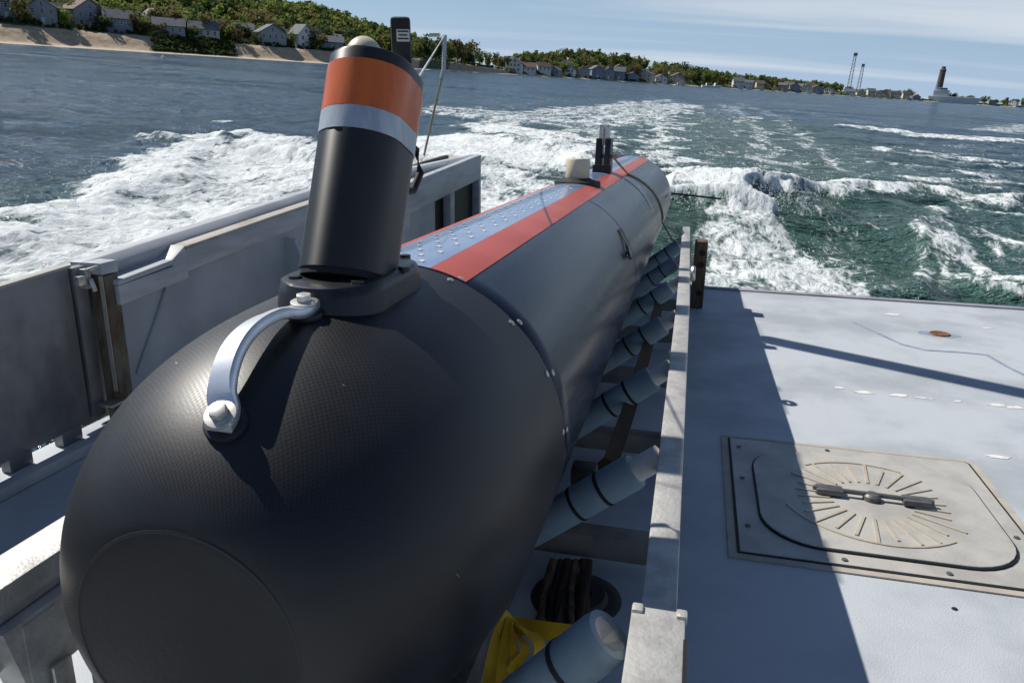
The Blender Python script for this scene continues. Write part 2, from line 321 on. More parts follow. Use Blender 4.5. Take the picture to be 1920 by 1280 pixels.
near = Rv < 400; idx = np.where(near)[0]; Q = P[idx]
warp = np.c_[vnoise(Q, 1.1, 5)-.5, vnoise(Q, 1.1, 6)-.5]*1.1+np.c_[vnoise(Q, .35, 7)-.5, vnoise(Q, .35, 8)-.5]*.45
Qw = Q+warp*np.clip(Rv[idx]/14, .35, 2.5)[:, None]
fo = np.zeros(len(Q)); hh = np.zeros(len(Q))
for pts, fv in POLYS:
    poly = W2(pts); ins = in_poly(Qw, poly); d, _ = seg_dist(Qw, poly+[poly[0]]); sd_ = np.where(ins, d, -d)
    fo = np.maximum(fo, fv*np.clip(.5+sd_/.6, 0, 1))
for pts, wd, fv, ht in STROKES:
    d, t = seg_dist(Q+(Qw-Q)*min(1, wd/.8), W2(pts)); g = np.exp(-(d/wd)**2); tp = np.clip(np.minimum(t, 1-t)*8+.35, 0, 1)
    fo = np.maximum(fo, fv*np.clip(1.35*g, 0, 1)*tp**.5); hh += ht*g*tp
for pts, wd, ht in TROUGH:
    d, t = seg_dist(Q, W2(pts)); hh += ht*np.exp(-(d/wd)**2)
lump = (vnoise(Q, .8, 11)-.5)*.12+(np.abs(vnoise(Q, .3, 12)-.5)-.2)*-.11+(np.abs(vnoise(Q, .13, 13)-.5)-.2)*-.07+(vnoise(Q, .05, 14)-.5)*.035
hh += .62*lump*np.clip(fo*1.3-.25, 0, 1)*np.clip(30/Rv[idx], 0, 1)
foam[idx] = fo; z[idx] = z[idx]*(1-.3*fo)+hh
# keep the sea below the boat
qb = (np.c_[P, z]-CAM) @ WB
under = (qb[:, 1] < 5.4) & (qb[:, 0] > -2.1) & (qb[:, 0] < 4); z[under] = np.minimum(z[under], .12)
aer = np.zeros(len(P)); dw, _ = seg_dist(P[idx], W2([(1450, 640), (1450, 400), (1380, 230)])); dl, _ = seg_dist(P[idx], W2([(300, 430), (900, 320), (1050, 250)]))
aer[idx] = np.clip(np.maximum(np.exp(-(dw/6.5)**2), .75*np.exp(-(dl/3.2)**2)), 0, 1)
me = bpy.data.meshes.new('water')
ii = (np.arange(nr-1)[:, None]*na+np.arange(na)[None]).ravel(); jn = (np.arange(nr-1)[:, None]*na+(np.arange(na)[None]+1) % na).ravel()
quads = np.c_[ii, jn, jn+na, ii+na]
me.vertices.add(len(P)); me.vertices.foreach_set('co', np.c_[P, z].ravel())
me.loops.add(quads.size); me.polygons.add(len(quads)); me.loops.foreach_set('vertex_index', quads.ravel().astype(np.int32))
me.polygons.foreach_set('loop_start', (np.arange(len(quads))*4).astype(np.int32)); me.polygons.foreach_set('use_smooth', np.ones(len(quads), bool)); me.update(calc_edges=True)
for nm, arr in (('foam', foam), ('aerated', aer)):
    at = me.attributes.new(nm, 'FLOAT', 'POINT'); at.data.foreach_set('value', arr.astype(np.float32))
def water_mat():
    m = bpy.data.materials.new('sea_water'); m.use_nodes = True; t = m.node_tree; b = t.nodes['Principled BSDF']
    tcn = N(t, 'ShaderNodeTexCoord'); at = N(t, 'ShaderNodeAttribute', attribute_name='foam'); ae = N(t, 'ShaderNodeAttribute', attribute_name='aerated')
    mpn = N(t, 'ShaderNodeMapping'); mpn.inputs['Rotation'].default_value = (0, 0, -.25); mpn.inputs['Scale'].default_value = (1, .36, .3); Lk(t, tcn.outputs['Object'], mpn.inputs[0])
    n1 = N(t, 'ShaderNodeTexNoise', i_Scale=1.7, i_Detail=9.0, i_Roughness=.66, i_Distortion=1.1); Lk(t, mpn.outputs[0], n1.inputs['Vector'])
    n3 = N(t, 'ShaderNodeTexNoise', i_Scale=5.5, i_Detail=6.0, i_Roughness=.7, i_Distortion=2.2); Lk(t, mpn.outputs[0], n3.inputs['Vector'])
    av = N(t, 'ShaderNodeMath', operation='MULTIPLY_ADD', i_1=.5); Lk(t, n3.outputs[0], av.inputs[0]); hv = N(t, 'ShaderNodeMath', operation='MULTIPLY', i_1=.5); Lk(t, n1.outputs[0], hv.inputs[0]); Lk(t, hv.outputs[0], av.inputs[2])
    # threshold falls as the foam density rises
    th = N(t, 'ShaderNodeMapRange', i_1=0., i_2=1., i_3=.74, i_4=.36, clamp=True); Lk(t, at.outputs['Fac'], th.inputs[0])
    df = N(t, 'ShaderNodeMath', operation='SUBTRACT'); Lk(t, av.outputs[0], df.inputs[0]); Lk(t, th.outputs[0], df.inputs[1])
    fm = N(t, 'ShaderNodeMapRange', interpolation_type='SMOOTHSTEP', i_1=-.02, i_2=.12, i_3=0, i_4=1); Lk(t, df.outputs[0], fm.inputs[0])
    c1 = N(t, 'ShaderNodeMix', data_type='RGBA'); c1.inputs[6].default_value = (.018, .080, .142, 1); c1.inputs[7].default_value = (.070, .150, .118, 1); Lk(t, ae.outputs['Fac'], c1.inputs[0])
    pale = N(t, 'ShaderNodeMapRange', i_1=-.12, i_2=.04, i_3=0, i_4=.30); Lk(t, df.outputs[0], pale.inputs[0])
    c2 = N(t, 'ShaderNodeMix', data_type='RGBA'); c2.inputs[7].default_value = (.20, .32, .28, 1); Lk(t, c1.outputs[2], c2.inputs[6]); Lk(t, pale.outputs[0], c2.inputs[0])
    Lk(t, c2.outputs[2], b.inputs['Base Color']); b.inputs['IOR'].default_value = 1.333
    n6 = N(t, 'ShaderNodeTexNoise', i_Scale=.05, i_Detail=6.0, i_Roughness=.6); m6 = N(t, 'ShaderNodeMapping'); m6.inputs['Rotation'].default_value = (0, 0, .2); m6.inputs['Scale'].default_value = (.6, 2.2, 1); Lk(t, tcn.outputs['Object'], m6.inputs[0]); Lk(t, m6.outputs[0], n6.inputs['Vector'])
    r6 = N(t, 'ShaderNodeMapRange', i_1=.35, i_2=.65, i_3=.06, i_4=.30); Lk(t, n6.outputs[0], r6.inputs[0]); Lk(t, r6.outputs[0], b.inputs['Roughness'])
    n7 = N(t, 'ShaderNodeTexNoise', i_Scale=.28, i_Detail=5.0, i_Roughness=.6); Lk(t, m6.outputs[0], n7.inputs['Vector']); b7 = N(t, 'ShaderNodeBump', i_Strength=1.0, i_Distance=2.6); Lk(t, n7.outputs[0], b7.inputs['Height'])
    r1 = N(t, 'ShaderNodeTexNoise', i_Scale=7., i_Detail=5.0, i_Roughness=.6); mr_ = N(t, 'ShaderNodeMapping'); mr_.inputs['Rotation'].default_value = (0, 0, .5); mr_.inputs['Scale'].default_value = (.7, 1.5, 1); Lk(t, tcn.outputs['Object'], mr_.inputs[0]); Lk(t, mr_.outputs[0], r1.inputs['Vector'])
    r2 = N(t, 'ShaderNodeTexNoise', i_Scale=.8, i_Detail=6.0, i_Roughness=.65); Lk(t, mr_.outputs[0], r2.inputs['Vector'])
    b1 = N(t, 'ShaderNodeBump', i_Strength=.7, i_Distance=.12); Lk(t, r1.outputs[0], b1.inputs['Height']); Lk(t, b7.outputs[0], b1.inputs['Normal'])
    b2 = N(t, 'ShaderNodeBump', i_Strength=1.0, i_Distance=1.1); Lk(t, r2.outputs[0], b2.inputs['Height']); Lk(t, b1.outputs[0], b2.inputs['Normal']); Lk(t, b2.outputs[0], b.inputs['Normal'])
    fb = N(t, 'ShaderNodeBsdfDiffuse'); n4 = N(t, 'ShaderNodeTexNoise', i_Scale=9., i_Detail=7.0, i_Roughness=.75, i_Distortion=1.5); Lk(t, mpn.outputs[0], n4.inputs['Vector'])
    r4 = N(t, 'ShaderNodeMapRange', i_1=.40, i_2=.60); Lk(t, n4.outputs[0], r4.inputs[0]); c4 = N(t, 'ShaderNodeMix', data_type='RGBA'); c4.inputs[6].default_value = (.64, .71, .71, 1); c4.inputs[7].default_value = (.90, .91, .91, 1); Lk(t, r4.outputs[0], c4.inputs[0]); Lk(t, c4.outputs[2], fb.inputs[0])
    b3 = N(t, 'ShaderNodeBump', i_Strength=.9, i_Distance=.10); Lk(t, av.outputs[0], b3.inputs['Height']); Lk(t, b3.outputs[0], fb.inputs['Normal'])
    ms = N(t, 'ShaderNodeMixShader'); Lk(t, fm.outputs[0], ms.inputs[0]); Lk(t, b.outputs[0], ms.inputs[1]); Lk(t, fb.outputs[0], ms.inputs[2])
    Lk(t, ms.outputs[0], t.nodes['Material Output'].inputs[0]); return m
M['water'] = water_mat(); me.materials.append(M['water'])
tag(link('water', me), 'choppy blue green harbour water with a white churned wake', kind='structure')

# flying drops of the wake: nobody could count them
mb = MB()
ico = np.array([(1, 0, 0), (-1, 0, 0), (0, 1, 0), (0, -1, 0), (0, 0, 1), (0, 0, -1)])
icf = [(0, 2, 4), (2, 1, 4), (1, 3, 4), (3, 0, 4), (2, 0, 5), (1, 2, 5), (3, 1, 5), (0, 3, 5)]
def spray(poly, n, w_, h_, s0, s1):
    poly = W2(poly)
    for i in range(n):
        k = rng.integers(0, len(poly)-1); p = poly[k]+(poly[k+1]-poly[k])*rng.random()+rng.normal(0, w_, 2)
        zz_ = .1+abs(rng.normal(0, h_)); s_ = rng.uniform(s0, s1)*(1.15-min(1, zz_/(3*h_))*.7)
        mb.add(ico*s_*rng.uniform(.6, 1.3, 3)+np.array([p[0], p[1], zz_]), icf)
spray([(1290, 395), (1360, 385), (1440, 400)], 4200, .55, .30, .004, .012)
spray([(1430, 385), (1620, 368), (1760, 378), (1930, 405)], 600, .35, .18, .006, .016)
spray([(1310, 480), (1450, 490), (1600, 560)], 350, .6, .15, .004, .012)
spray([(1725, 420), (1735, 560)], 120, .12, .18, .004, .01)
spray([(60, 455), (200, 380), (300, 315), (380, 268), (520, 290)], 700, .3, .18, .006, .016)
spray([(1200, 300), (1240, 250), (1330, 230)], 250, .8, .2, .006, .018)
M['spray'] = pm('spray_white', (.82, .84, .85), rough=.5)
o = link('wake_spray', mb.mesh('wake_spray', M['spray'])); tag(o, 'white drops of spray flying above the churning wake', 'spray', kind='stuff')
# ------------------------------------------------------------------ the work boat (camera stands on it)
DZ = -.88
boat = bthing('work_boat', 'grey work boat with a scuffed light grey open deck and square stern', 'boat', (0.3, 2.0, DZ-1.0))
AFT = [(-1.2, 4.36), (3.2, 4.24)]
def aft_y(x): return AFT[0][1]+(AFT[1][1]-AFT[0][1])*(x-AFT[0][0])/(AFT[1][0]-AFT[0][0])
# deck sheet (a shallow slab), hull below it
part('deck', MB().prism([(-1.74, -1.6), (3.2, -1.6), (3.2, 4.24), (-1.2, 4.36), (-1.66, 4.36)], DZ-.04, DZ), M['deck'], boat, smooth=False)
h = MB(); prof = [(-1.76, -1.6), (3.25, -1.6), (3.25, 4.20), (-1.2, 4.32), (-1.62, 4.32)]
h.prism(prof, DZ-1.35, DZ-.045)
h.hexa([(-1.70, 3.4, DZ-1.3), (-1.24, 3.4, DZ-1.3), (-1.24, 5.26, DZ-1.3), (-1.62, 5.26, DZ-1.3), (-1.70, 3.4, DZ-.05), (-1.24, 3.4, DZ-.05), (-1.24, 5.26, DZ-.05), (-1.62, 5.26, DZ-.05)])
part('hull', h, M['hullpaint'], boat, smooth=False)
t_ = MB(); t_.sweep([(-1.19, 4.345, DZ+.001), (3.2, 4.225, DZ+.001)], SQ(.052, .014)); part('deck_edge_trim', t_, M['trim'], boat, bevel=.003)

# --- bulwark on the far left of the picture
bw = bthing('side_bulwark', 'grey welded bulwark with rust-stained cap along the boat side', 'bulwark', (-1.63, 3.0, DZ))
G0, G1, G2 = np.array([-1.67, 1.76, -.395]), np.array([-1.665, 3.12, -.30]), np.array([-1.56, 5.28, -.226])
gp = [G0, G0*.5+G1*.5, G1, (G1+G2)/2+[0.01, 0, .004], G2]
iw = [(-1.60, 1.78, 0), (-1.60, 2.5, 0), (-1.585, 3.2, 0), (-1.50, 4.3, 0)]
wl = MB()
ty = lambda y: np.interp(y, [1.76, 3.12, 5.28], [-.455, -.37, -.30])
for (a, b) in zip(iw[:-1], iw[1:]):
    za_, zb_ = ty(a[1]), ty(b[1])
    wl.hexa([(a[0]-.03, a[1], DZ), (a[0], a[1], DZ), (b[0], b[1], DZ), (b[0]-.03, b[1], DZ), (a[0]-.03, a[1], za_), (a[0], a[1], za_), (b[0], b[1], zb_), (b[0]-.03, b[1], zb_)])
part('wall', wl, M['wall'], bw, smooth=False)
cap = MB(); cap.sweep(gp, [(-.03, -.075), (.035, -.075), (.04, -.02), (.012, .0), (-.03, 0)]); part('outer_gunwale', cap, M['cap'], bw, bevel=.004)
inn = MB(); ip = [(-1.60, 2.10, -.402), (-1.60, 2.6, -.368), (-1.595, 3.1, -.335), (-1.57, 3.75, -.30)]
inn.sweep(ip, SQ(.055, .012)); part('worn_cap_strip', inn, M['rusty'], bw, bevel=.003, label='tan strip with worn edge and rust')
inn2 = MB(); inn2.sweep([(p[0]+.012, p[1], p[2]-.042) for p in ip], SQ(.018, .07)); part('coaming', inn2, M['cap'], bw, bevel=.003)
lg = MB(); lg.hexa([(-1.64, 1.79, -.462), (-1.572, 1.79, -.462), (-1.572, 2.03, -.445), (-1.64, 2.03, -.445), (-1.64, 1.79, -.447), (-1.572, 1.79, -.447), (-1.572, 2.03, -.428), (-1.64, 2.03, -.428)])
lg.hexa([(-1.64, 2.03, -.47), (-1.575, 2.03, -.47), (-1.575, 2.10, -.47), (-1.64, 2.10, -.47), (-1.64, 2.03, -.43), (-1.575, 2.03, -.43), (-1.575, 2.10, -.394), (-1.64, 2.10, -.394)])
lg.hexa([(-1.59, 1.79, -.52), (-1.574, 1.79, -.52), (-1.574, 2.10, -.50), (-1.59, 2.10, -.50), (-1.59, 1.79, -.463), (-1.574, 1.79, -.463), (-1.574, 2.10, -.446), (-1.59, 2.10, -.446)])
part('ledge', lg, M['cap'], bw, bevel=.004)
wb = MB(); a_ = un((321, 505), x=-1.596); b_ = un((258, 700), x=-1.596); wb.tube([a_, a_*.6+b_*.4+np.array([0, .008, 0]), b_], .006, 8); part('weld_seam', wb, M['wall'], bw)
# frames (knees) behind the mast
for yy in (2.75, 3.5):
    k = MB(); zt = ty(yy)-.07; k.hexa([(-1.595, yy-.012, DZ), (-1.40, yy-.012, DZ), (-1.40, yy+.012, DZ), (-1.595, yy+.012, DZ), (-1.595, yy-.012, zt), (-1.55, yy-.012, zt), (-1.55, yy+.012, zt), (-1.595, yy+.012, zt)]); part('knee', k, M['wall'], bw)
# stern quarter box with two dark freeing ports
Q0, Q1 = un((768, 343), x=-1.5), un((902, 290), x=-1.5)
def q(t, z_off, xo=0.): p = Q0+(Q1-Q0)*t; return (p[0]+xo, p[1], p[2]+z_off)
qa = MB(); e0, e1 = -.35, 1.0
qa.hexa([q(e0, -.165, -.09), q(e0, -.165), q(e1, -.165), q(e1, -.165, -.09), q(e0, 0, -.09), q(e0, 0), q(e1, 0), q(e1, 0, -.09)]); part('quarter_beam', qa, M['cap'], bw, bevel=.004)
qt = MB(); qt.hexa([q(e0, -.03, -.30), q(e0, -.03, -.095), q(e1, -.03, -.095), q(e1, -.03, -.30), q(e0, -.012, -.30), q(e0, -.012, -.095), q(e1, -.012, -.095), q(e1, -.012, -.30)])
part('quarter_top', qt, M['grout'], bw, label='dirty cream top of the stern quarter')
for t0, t1 in ((.0-.36, .0), (.50, .56), (.965, 1.0)):
    pr_ = MB(); pr_.hexa([q(t0, -.60, -.05), q(t0, -.60), q(t1, -.60), q(t1, -.60, -.05), q(t0, -.166, -.05), q(t0, -.166), q(t1, -.166), q(t1, -.166, -.05)]); part('port_pillar', pr_, M['cap'], bw, bevel=.003)
bk = MB(); bk.hexa([q(e0, -.62, -.085), q(e0, -.62, -.055), q(.99, -.62, -.055), q(.99, -.62, -.085), q(e0, -.167, -.085), q(e0, -.167, -.055), q(.99, -.167, -.055), q(.99, -.167, -.085)]); part('port_back', bk, M['blackmatt'], bw)
br = MB(); br.sweep([np.array(q(.2, .0, -.2)), np.array(q(.5, .012, -.17)), np.array(q(.8, .006, -.16))], SQ(.03, .035)); part('fender_strip', br, M['blackmatt'], bw, bevel=.008)

# --- the bare plate gate, its post and latch
gt = bthing('bulwark_gate', 'dull bare aluminium plate gate in the bulwark beside the brown post', 'gate', (-1.64, 1.4, DZ))
gpl = MB(); gpl.hexa([(-1.66, -.6, -.845), (-1.645, -.6, -.845), (-1.645, 1.695, -.845), (-1.66, 1.695, -.845), (-1.66, -.6, -.20), (-1.645, -.6, -.20), (-1.645, 1.695, -.397), (-1.66, 1.695, -.397)])
gpl.v[4] = (-1.66, -.6, -.54); gpl.v[5] = (-1.645, -.6, -.54)
part('plate', gpl, M['plate'], gt, bevel=.002)
ge = MB(); ge.sweep([(-1.653, -.6, -.537), (-1.653, 1.70, -.394)], SQ(.03, .008)); part('top_edge', ge, M['rusty'], gt, bevel=.002)
stile = MB(); stile.box((-1.648, 1.725, -.62), (.02, .045, .44)); stile.box((-1.664, 1.76, -.63), (.008, .16, .46)); part('stile', stile, M['plate'], gt, bevel=.002)
lt = MB(); c_ = un((158, 522), x=-1.63)
lt.box(c_, (.03, .02, .055)); lt.tube([c_+[.02, -.005, .025], c_+[.03, .03, .03], c_+[.02, .06, .02]], .006); lt.tube([c_+[.02, 0, 0], c_+[.03, .0, -.035]], .007); lt.box(c_+[.012, -.03, .0], (.018, .025, .025))
part('latch', lt, M['steel'], gt, bevel=.003)
po = bthing('bulwark_post', 'rust-brown square post between the plate gate and the grey bulwark', 'post', (-1.62, 1.79, DZ))
pb = MB(); pb.box((-1.615, 1.785, (-.43+DZ)/2), (.05, .055, -.43-DZ)); part('shaft', pb, M['post'], po, bevel=.006)
pc = MB(); pc.box((-1.62, 1.785, -.41), (.06, .065, .035)); part('cap', pc, M['cap'], po, bevel=.006)
for zz_ in (-.80, -.86):
    tb = MB(); tb.box((-1.60, 1.745, zz_), (.05, .07, .008)); part('tab', tb, M['steel'], po, bevel=.002)
pl = MB(); pl.box((-1.600, 1.757, -.60), (.012, .004, .34)); part('edge_strip', pl, M['grout'], po)
k = MB(); k.sweep([(-1.755, -1.0, DZ+.012), (-1.74, 1.9, DZ+.012)], SQ(.03, .03)); part('deck_edge_lip', k, M['hullpaint'], boat)
# sill under the gate with scupper blocks: the sun falls through the gaps
sl = bthing('gate_sill', 'dark raised sill with scupper gaps at the foot of the plate gate', 'sill', (-1.58, 1.4, DZ))
s1 = MB(); s1.box((-1.555, .6, DZ+.016), (.035, 2.5, .03)); part('lip', s1, M['wall'], sl, bevel=.004)
for i, yy in enumerate((.5, .72, .94, 1.12, 1.30, 1.45, 1.62)):
    bq = MB(); bq.box((-1.655, yy, DZ+.02), (.03, .07, .038)); part('block', bq, M['plate'], sl, bevel=.003)

# --- deck hatch
HC = np.array([.463, 1.822, DZ]); hx, hy = .312, .312
ht = bthing('deck_hatch', 'square aluminium deck hatch with radial ribs and dumbbell handle, half in shadow', 'hatch', tuple(HC))
def rrect(cx, cy, a, b, r, n=8):
    out = []
    for sx, sy, a0 in ((1, 1, 0), (-1, 1, 90), (-1, -1, 180), (1, -1, 270)):
        for i in range(n+1):
            t = math.radians(a0+90*i/n); out.append((cx+sx*(a-r)+r*math.cos(t), cy+sy*(b-r)+r*math.sin(t)))
    return out
def cham(a, b, c): return [(HC[0]+x, HC[1]+y) for x, y in ((-a, -b), (a, -b), (a, b-c), (a-c*.75, b), (-a, b))]
part('sealant_bed', MB().prism(cham(hx+.024, hy+.024, .02), DZ+.0005, DZ+.004), M['grout'], ht, smooth=False)
part('gap', MB().prism(cham(hx+.006, hy+.006, .012), DZ+.001, DZ+.0055), M['seal'], ht, smooth=False)
part('frame', MB().prism(cham(hx, hy, .01), DZ+.001, DZ+.0075), M['hatch'], ht, smooth=False, bevel=.0012)
part('gasket', MB().prism(rrect(HC[0]+.005, HC[1]-.01, .268, .258, .13), DZ+.002, DZ+.0115), M['seal'], ht, smooth=False)
part('lid', MB().prism(rrect(HC[0]+.005, HC[1]-.01, .264, .254, .127), DZ+.002, DZ+.0145), M['hatch'], ht, smooth=False, bevel=.0015)
for i in range(28):
    a = 2*math.pi*i/28+.11; r0, r1 = .095, .20+.012*math.sin(i*2.3)
    if abs(math.cos(a)) > .93: r1 = .17
    rb = MB(); c_ = HC+[.005, -.01, .0155]; d = np.array([math.cos(a), math.sin(a), 0])
    rb.sweep([c_+d*r0, c_+d*r1], SQ(.0065, .004)); part('rib', rb, M['hatchrib'], ht, smooth=False)
for a0, a1 in ((200, 312), (60, 128)):
    rr_ = MB(); rr_.sweep([HC+[.005+.212*math.cos(math.radians(a)), -.01+.212*math.sin(math.radians(a)), .0152] for a in np.linspace(a0, a1, 16)], SQ(.006, .0035)); part('rim_bead', rr_, M['hatchrib'], ht, smooth=False)
hd = MB(); hz = DZ+.028; hc = HC+[.008, -.005, 0]
hd.tube([(hc[0]-.135, hc[1]+.004, hz), (hc[0]+.135, hc[1]-.004, hz)], .006, 10); hdl = part('handle', hd, M['handle'], ht)
for sx in (-1, 1):
    for sy in (-1, 1):
        g_ = MB(); g_.box((hc[0]+sx*.097, hc[1]-sx*.004+sy*.011, DZ+.025), (.064, .014, .016)); part('grip', g_, M['handle'], hdl, bevel=.006)
hb = MB(); hb.lathe([(0, .018), (.014, .017), (.02, .012), (.021, .0)], c=(hc[0], hc[1], DZ+.014), axis=2, n=20); part('hub', hb, M['handle'], hdl)
for sx, sy in ((-.29, -.2), (-.29, .05), (-.29, .25), (-.1, -.295), (.1, -.295), (.27, -.29), (.29, -.1), (-.05, .29)):
    sw = MB(); sw.lathe([(0, .0015), (.006, .001), (.0065, -.001)], c=(HC[0]+sx, HC[1]+sy, DZ+.0095), axis=2, n=10); part('screw', sw, M['handle'], ht)

# --- marks and fittings on the deck (parts of the boat)
def blot(cx, cy, a, b, rot=0., n=14, jag=.35):
    out = []
    for i in range(n):
        t = 2*math.pi*i/n; k = 1+random.uniform(-jag, jag); x, y = a*k*math.cos(t), b*k*math.sin(t)
        out.append((cx+x*math.cos(rot)-y*math.sin(rot), cy+x*math.sin(rot)+y*math.cos(rot)))
    return out
for px, py, a, b in ((1572, 727, .018, .012), (1620, 736, .030, .016), (1684, 741, .036, .014), (1728, 746, .02, .007), (1796, 752, .012, .007), (1870, 760, .028, .013), (1905, 764, .024, .012), (1868, 856, .03, .012), (1676, 590, .035, .02), (1850, 615, .03, .012), (1745, 748, .01, .004)):
    c_ = un((px, py), z=DZ); part('paint_scuff', MB().prism(blot(c_[0], c_[1], a, b, .1), DZ+.0004, DZ+.0014), M['scuff'], boat, smooth=False)
cr = MB(); cpts = [un(p, z=DZ+.001) for p in ((1598, 603), (1640, 622), (1690, 645), (1735, 656), (1800, 660), (1850, 665), (1890, 688), (1925, 705))]
cr.sweep(cpts, SQ(.016, .0012)); part('patch_seam', cr, M['stain'], boat, smooth=False)
c_ = un((1762, 627), z=DZ)
part('stain', MB().prism(blot(c_[0], c_[1], .075, .05, .1), DZ+.0004, DZ+.0012), M['stain'], boat, smooth=False)
dr = MB(); dr.lathe([(0, .003), (.028, .003), (.04, .007), (.045, .0005)], c=(c_[0], c_[1], DZ), axis=2, n=22); part('deck_socket', dr, M['rust'], boat, label='rusty round deck socket')
c_ = un((1790, 1141), z=DZ); dt = MB(); dt.lathe([(0, .002), (.005, .0015), (.006, 0)], c=(c_[0], c_[1], DZ), axis=2, n=10); part('deck_screw', dt, M['seal'], boat)
c_ = un((1080, 1120), z=DZ); dp = MB(); dp.lathe([(0, .004), (.02, .004), (.03, .012), (.055, .012), (.062, .002), (.085, .002), (.088, 0)], c=(c_[0], c_[1], DZ), axis=2, n=30); part('tie_down_pot', dp, M['blackmatt'], boat, label='round black tie-down pot in the deck')

# added unseen crane for shade only: hung blocks darken the cradle rail, an arm the deck
SX = SUNB/-SUNB[0]                                   # unit x step towards the sun: (-1, .53, 1.25)
cr_ = bthing('shade_rig', 'added unseen crane boom reaching aft above the boat side', 'rig', (-1.62, -1.2, DZ))
TBY = lambda y_: .72+.24*y_     # how far up the sun ray the wire hangs
def up_sun(x, y, z_, t): return np.array([x, y, z_])+SX*t
bm0 = up_sun(-.070, 1.04, -.5, TBY(1.04)); bm1 = up_sun(-.070, 4.2, -.5, TBY(4.2))
cp = MB(); cp.tube([bm0, bm1], .0025, 6); part('block_wire', cp, M['alu'], cr_)
hg = bm0+[0, 0, 2.6]; pt = np.array([-1.62, -1.2, hg[2]])
pp_ = MB(); pp_.tube([(-1.62, -1.2, DZ), pt+[0, 0, .1]], .06, 16); part('post', pp_, M['alu'], cr_)
pp_ = MB(); pp_.tube([pt, hg], .035, 12); part('rig_beam', pp_, M['alu'], cr_)
pp_ = MB(); pp_.tube([hg, bm0], .002, 6); part('hanger_wire', pp_, M['alu'], cr_)
blk = [(1.056, 1.199), (1.561, 1.701), (2.062, 2.179), (2.51, 2.62), (2.73, 2.78)]
for y0, y1 in blk:
    k = MB(); xr = np.interp((y0+y1)/2, [.7, 2.2, 3.97], [-.004, -.012, -.036])+.0175; tb = TBY((y0+y1)/2); q0 = up_sun(xr-.062, y0, -.5, tb); q1 = up_sun(xr, y1, -.5, tb)
    k.hexa([(q0[0], q0[1], q0[2]-.006), (q1[0], q0[1], q0[2]-.006), (q1[0], q1[1], q0[2]-.006), (q0[0], q1[1], q0[2]-.006), (q0[0], q0[1], q0[2]+.006), (q1[0], q0[1], q0[2]+.006), (q1[0], q1[1], q0[2]+.006), (q0[0], q1[1], q0[2]+.006)])
    part('shade_block', k, M['alu'], cr_)  # added block, sized to throw one dark patch on the rail top
ar0 = np.array([.33, 3.30, DZ])+SX*2.05; ar1 = np.array([2.2, 2.24, DZ])+SX*2.05
ar = MB(); ar.tube([ar0, ar1], .06, 14); part('arm', ar, M['alu'], cr_)  # added out of view to throw the bar of shade across the deck
st_ = MB(); st_.tube([ar0, bm1], .003, 6); part('stay', st_, M['alu'], cr_)

# ------------------------------------------------------------------ cradle under the vehicle
AX = np.array([-.429, -.472]); R = .2665
cra = bthing('transport_cradle', 'bare aluminium cradle frame with blue padded arms under the black vehicle', 'cradle', (-.43, 2.2, DZ))
rl = MB(); rl.sweep([(-.004, .70, -.527), (-.012, 2.2, -.527), (-.036, 3.97, -.527)], SQ(.038, .055)); part('side_rail', rl, M['alu'], cra, bevel=.003)
sv = MB(); sv.sweep([(-.004, .15, -.530), (-.004, .715, -.530)], SQ(.056, .070)); sv.box((-.026, .708, -.497), (.012, .014, .012)); sv.box((.02, .708, -.497), (.012, .014, .012)); slv = part('rail_sleeve', sv, M['alu'], cra, bevel=.003)
k = MB(); k.box((.0245, .62, -.505), (.004, .10, .02)); part('slot', k, M['seal'], slv)
LX, LZ = -.815, -.575
lr = MB(); lr.sweep([(LX, -.1, LZ), (LX, 3.97, LZ)], SQ(.066, .045)); part('side_rail', lr, M['alu'], cra, bevel=.003)
for yy in (.66, 1.9, 3.2):
    v_ = MB(); v_.box((LX+.03, yy, (LZ-.03+DZ)/2), (.045, .05, LZ-.03-DZ)); part('upright', v_, M['alu'], cra, bevel=.003)
    v_ = MB(); v_.hexa([(LX+.01, yy-.03, LZ-.12), (LX+.05, yy-.03, LZ-.12), (LX+.05, yy+.06, LZ-.12), (LX+.01, yy+.06, LZ-.12), (LX+.01, yy-.05, LZ-.024), (LX+.05, yy-.05, LZ-.024), (LX+.05, yy+.12, LZ-.024), (LX+.01, yy+.12, LZ-.024)]); part('gusset', v_, M['alu'], cra, bevel=.002)
bx_ = MB(); bx_.sweep([(LX, .66, LZ-.05), (LX, -.1, LZ-.28)], SQ(.05, .05)); part('brace', bx_, M['alu'], cra, bevel=.003)
bx_ = MB(); bx_.box((LX+.06, .672, -.72), (.006, .03, .08)); part('bracket', bx_, M['steel'], cra, bevel=.002)
for yy in (1.9, 3.2, 3.85):
    v_ = MB(); v_.box((-.02, yy, (-.556+DZ)/2), (.034, .045, -.556-DZ)); part('upright', v_, M['alu'], cra, bevel=.003)
v_ = MB(); v_.box((-.004, .45, (-.567+DZ)/2), (.05, .05, -.567-DZ)); part('upright', v_, M['alu'], cra, bevel=.003)
for yy in (.80, 1.37, 1.90, 2.45, 3.0, 3.55):
    v_ = MB(); v_.box((-.42, yy, -.815), (.80, .05, .05)); part('cross_beam', v_, M['beam'], cra, bevel=.003)
k = MB(); k.sweep([(-.30, .7, -.846), (-.30, 3.9, -.846)], SQ(.04, .06)); part('keel_beam', k, M['beam'], cra, bevel=.003)
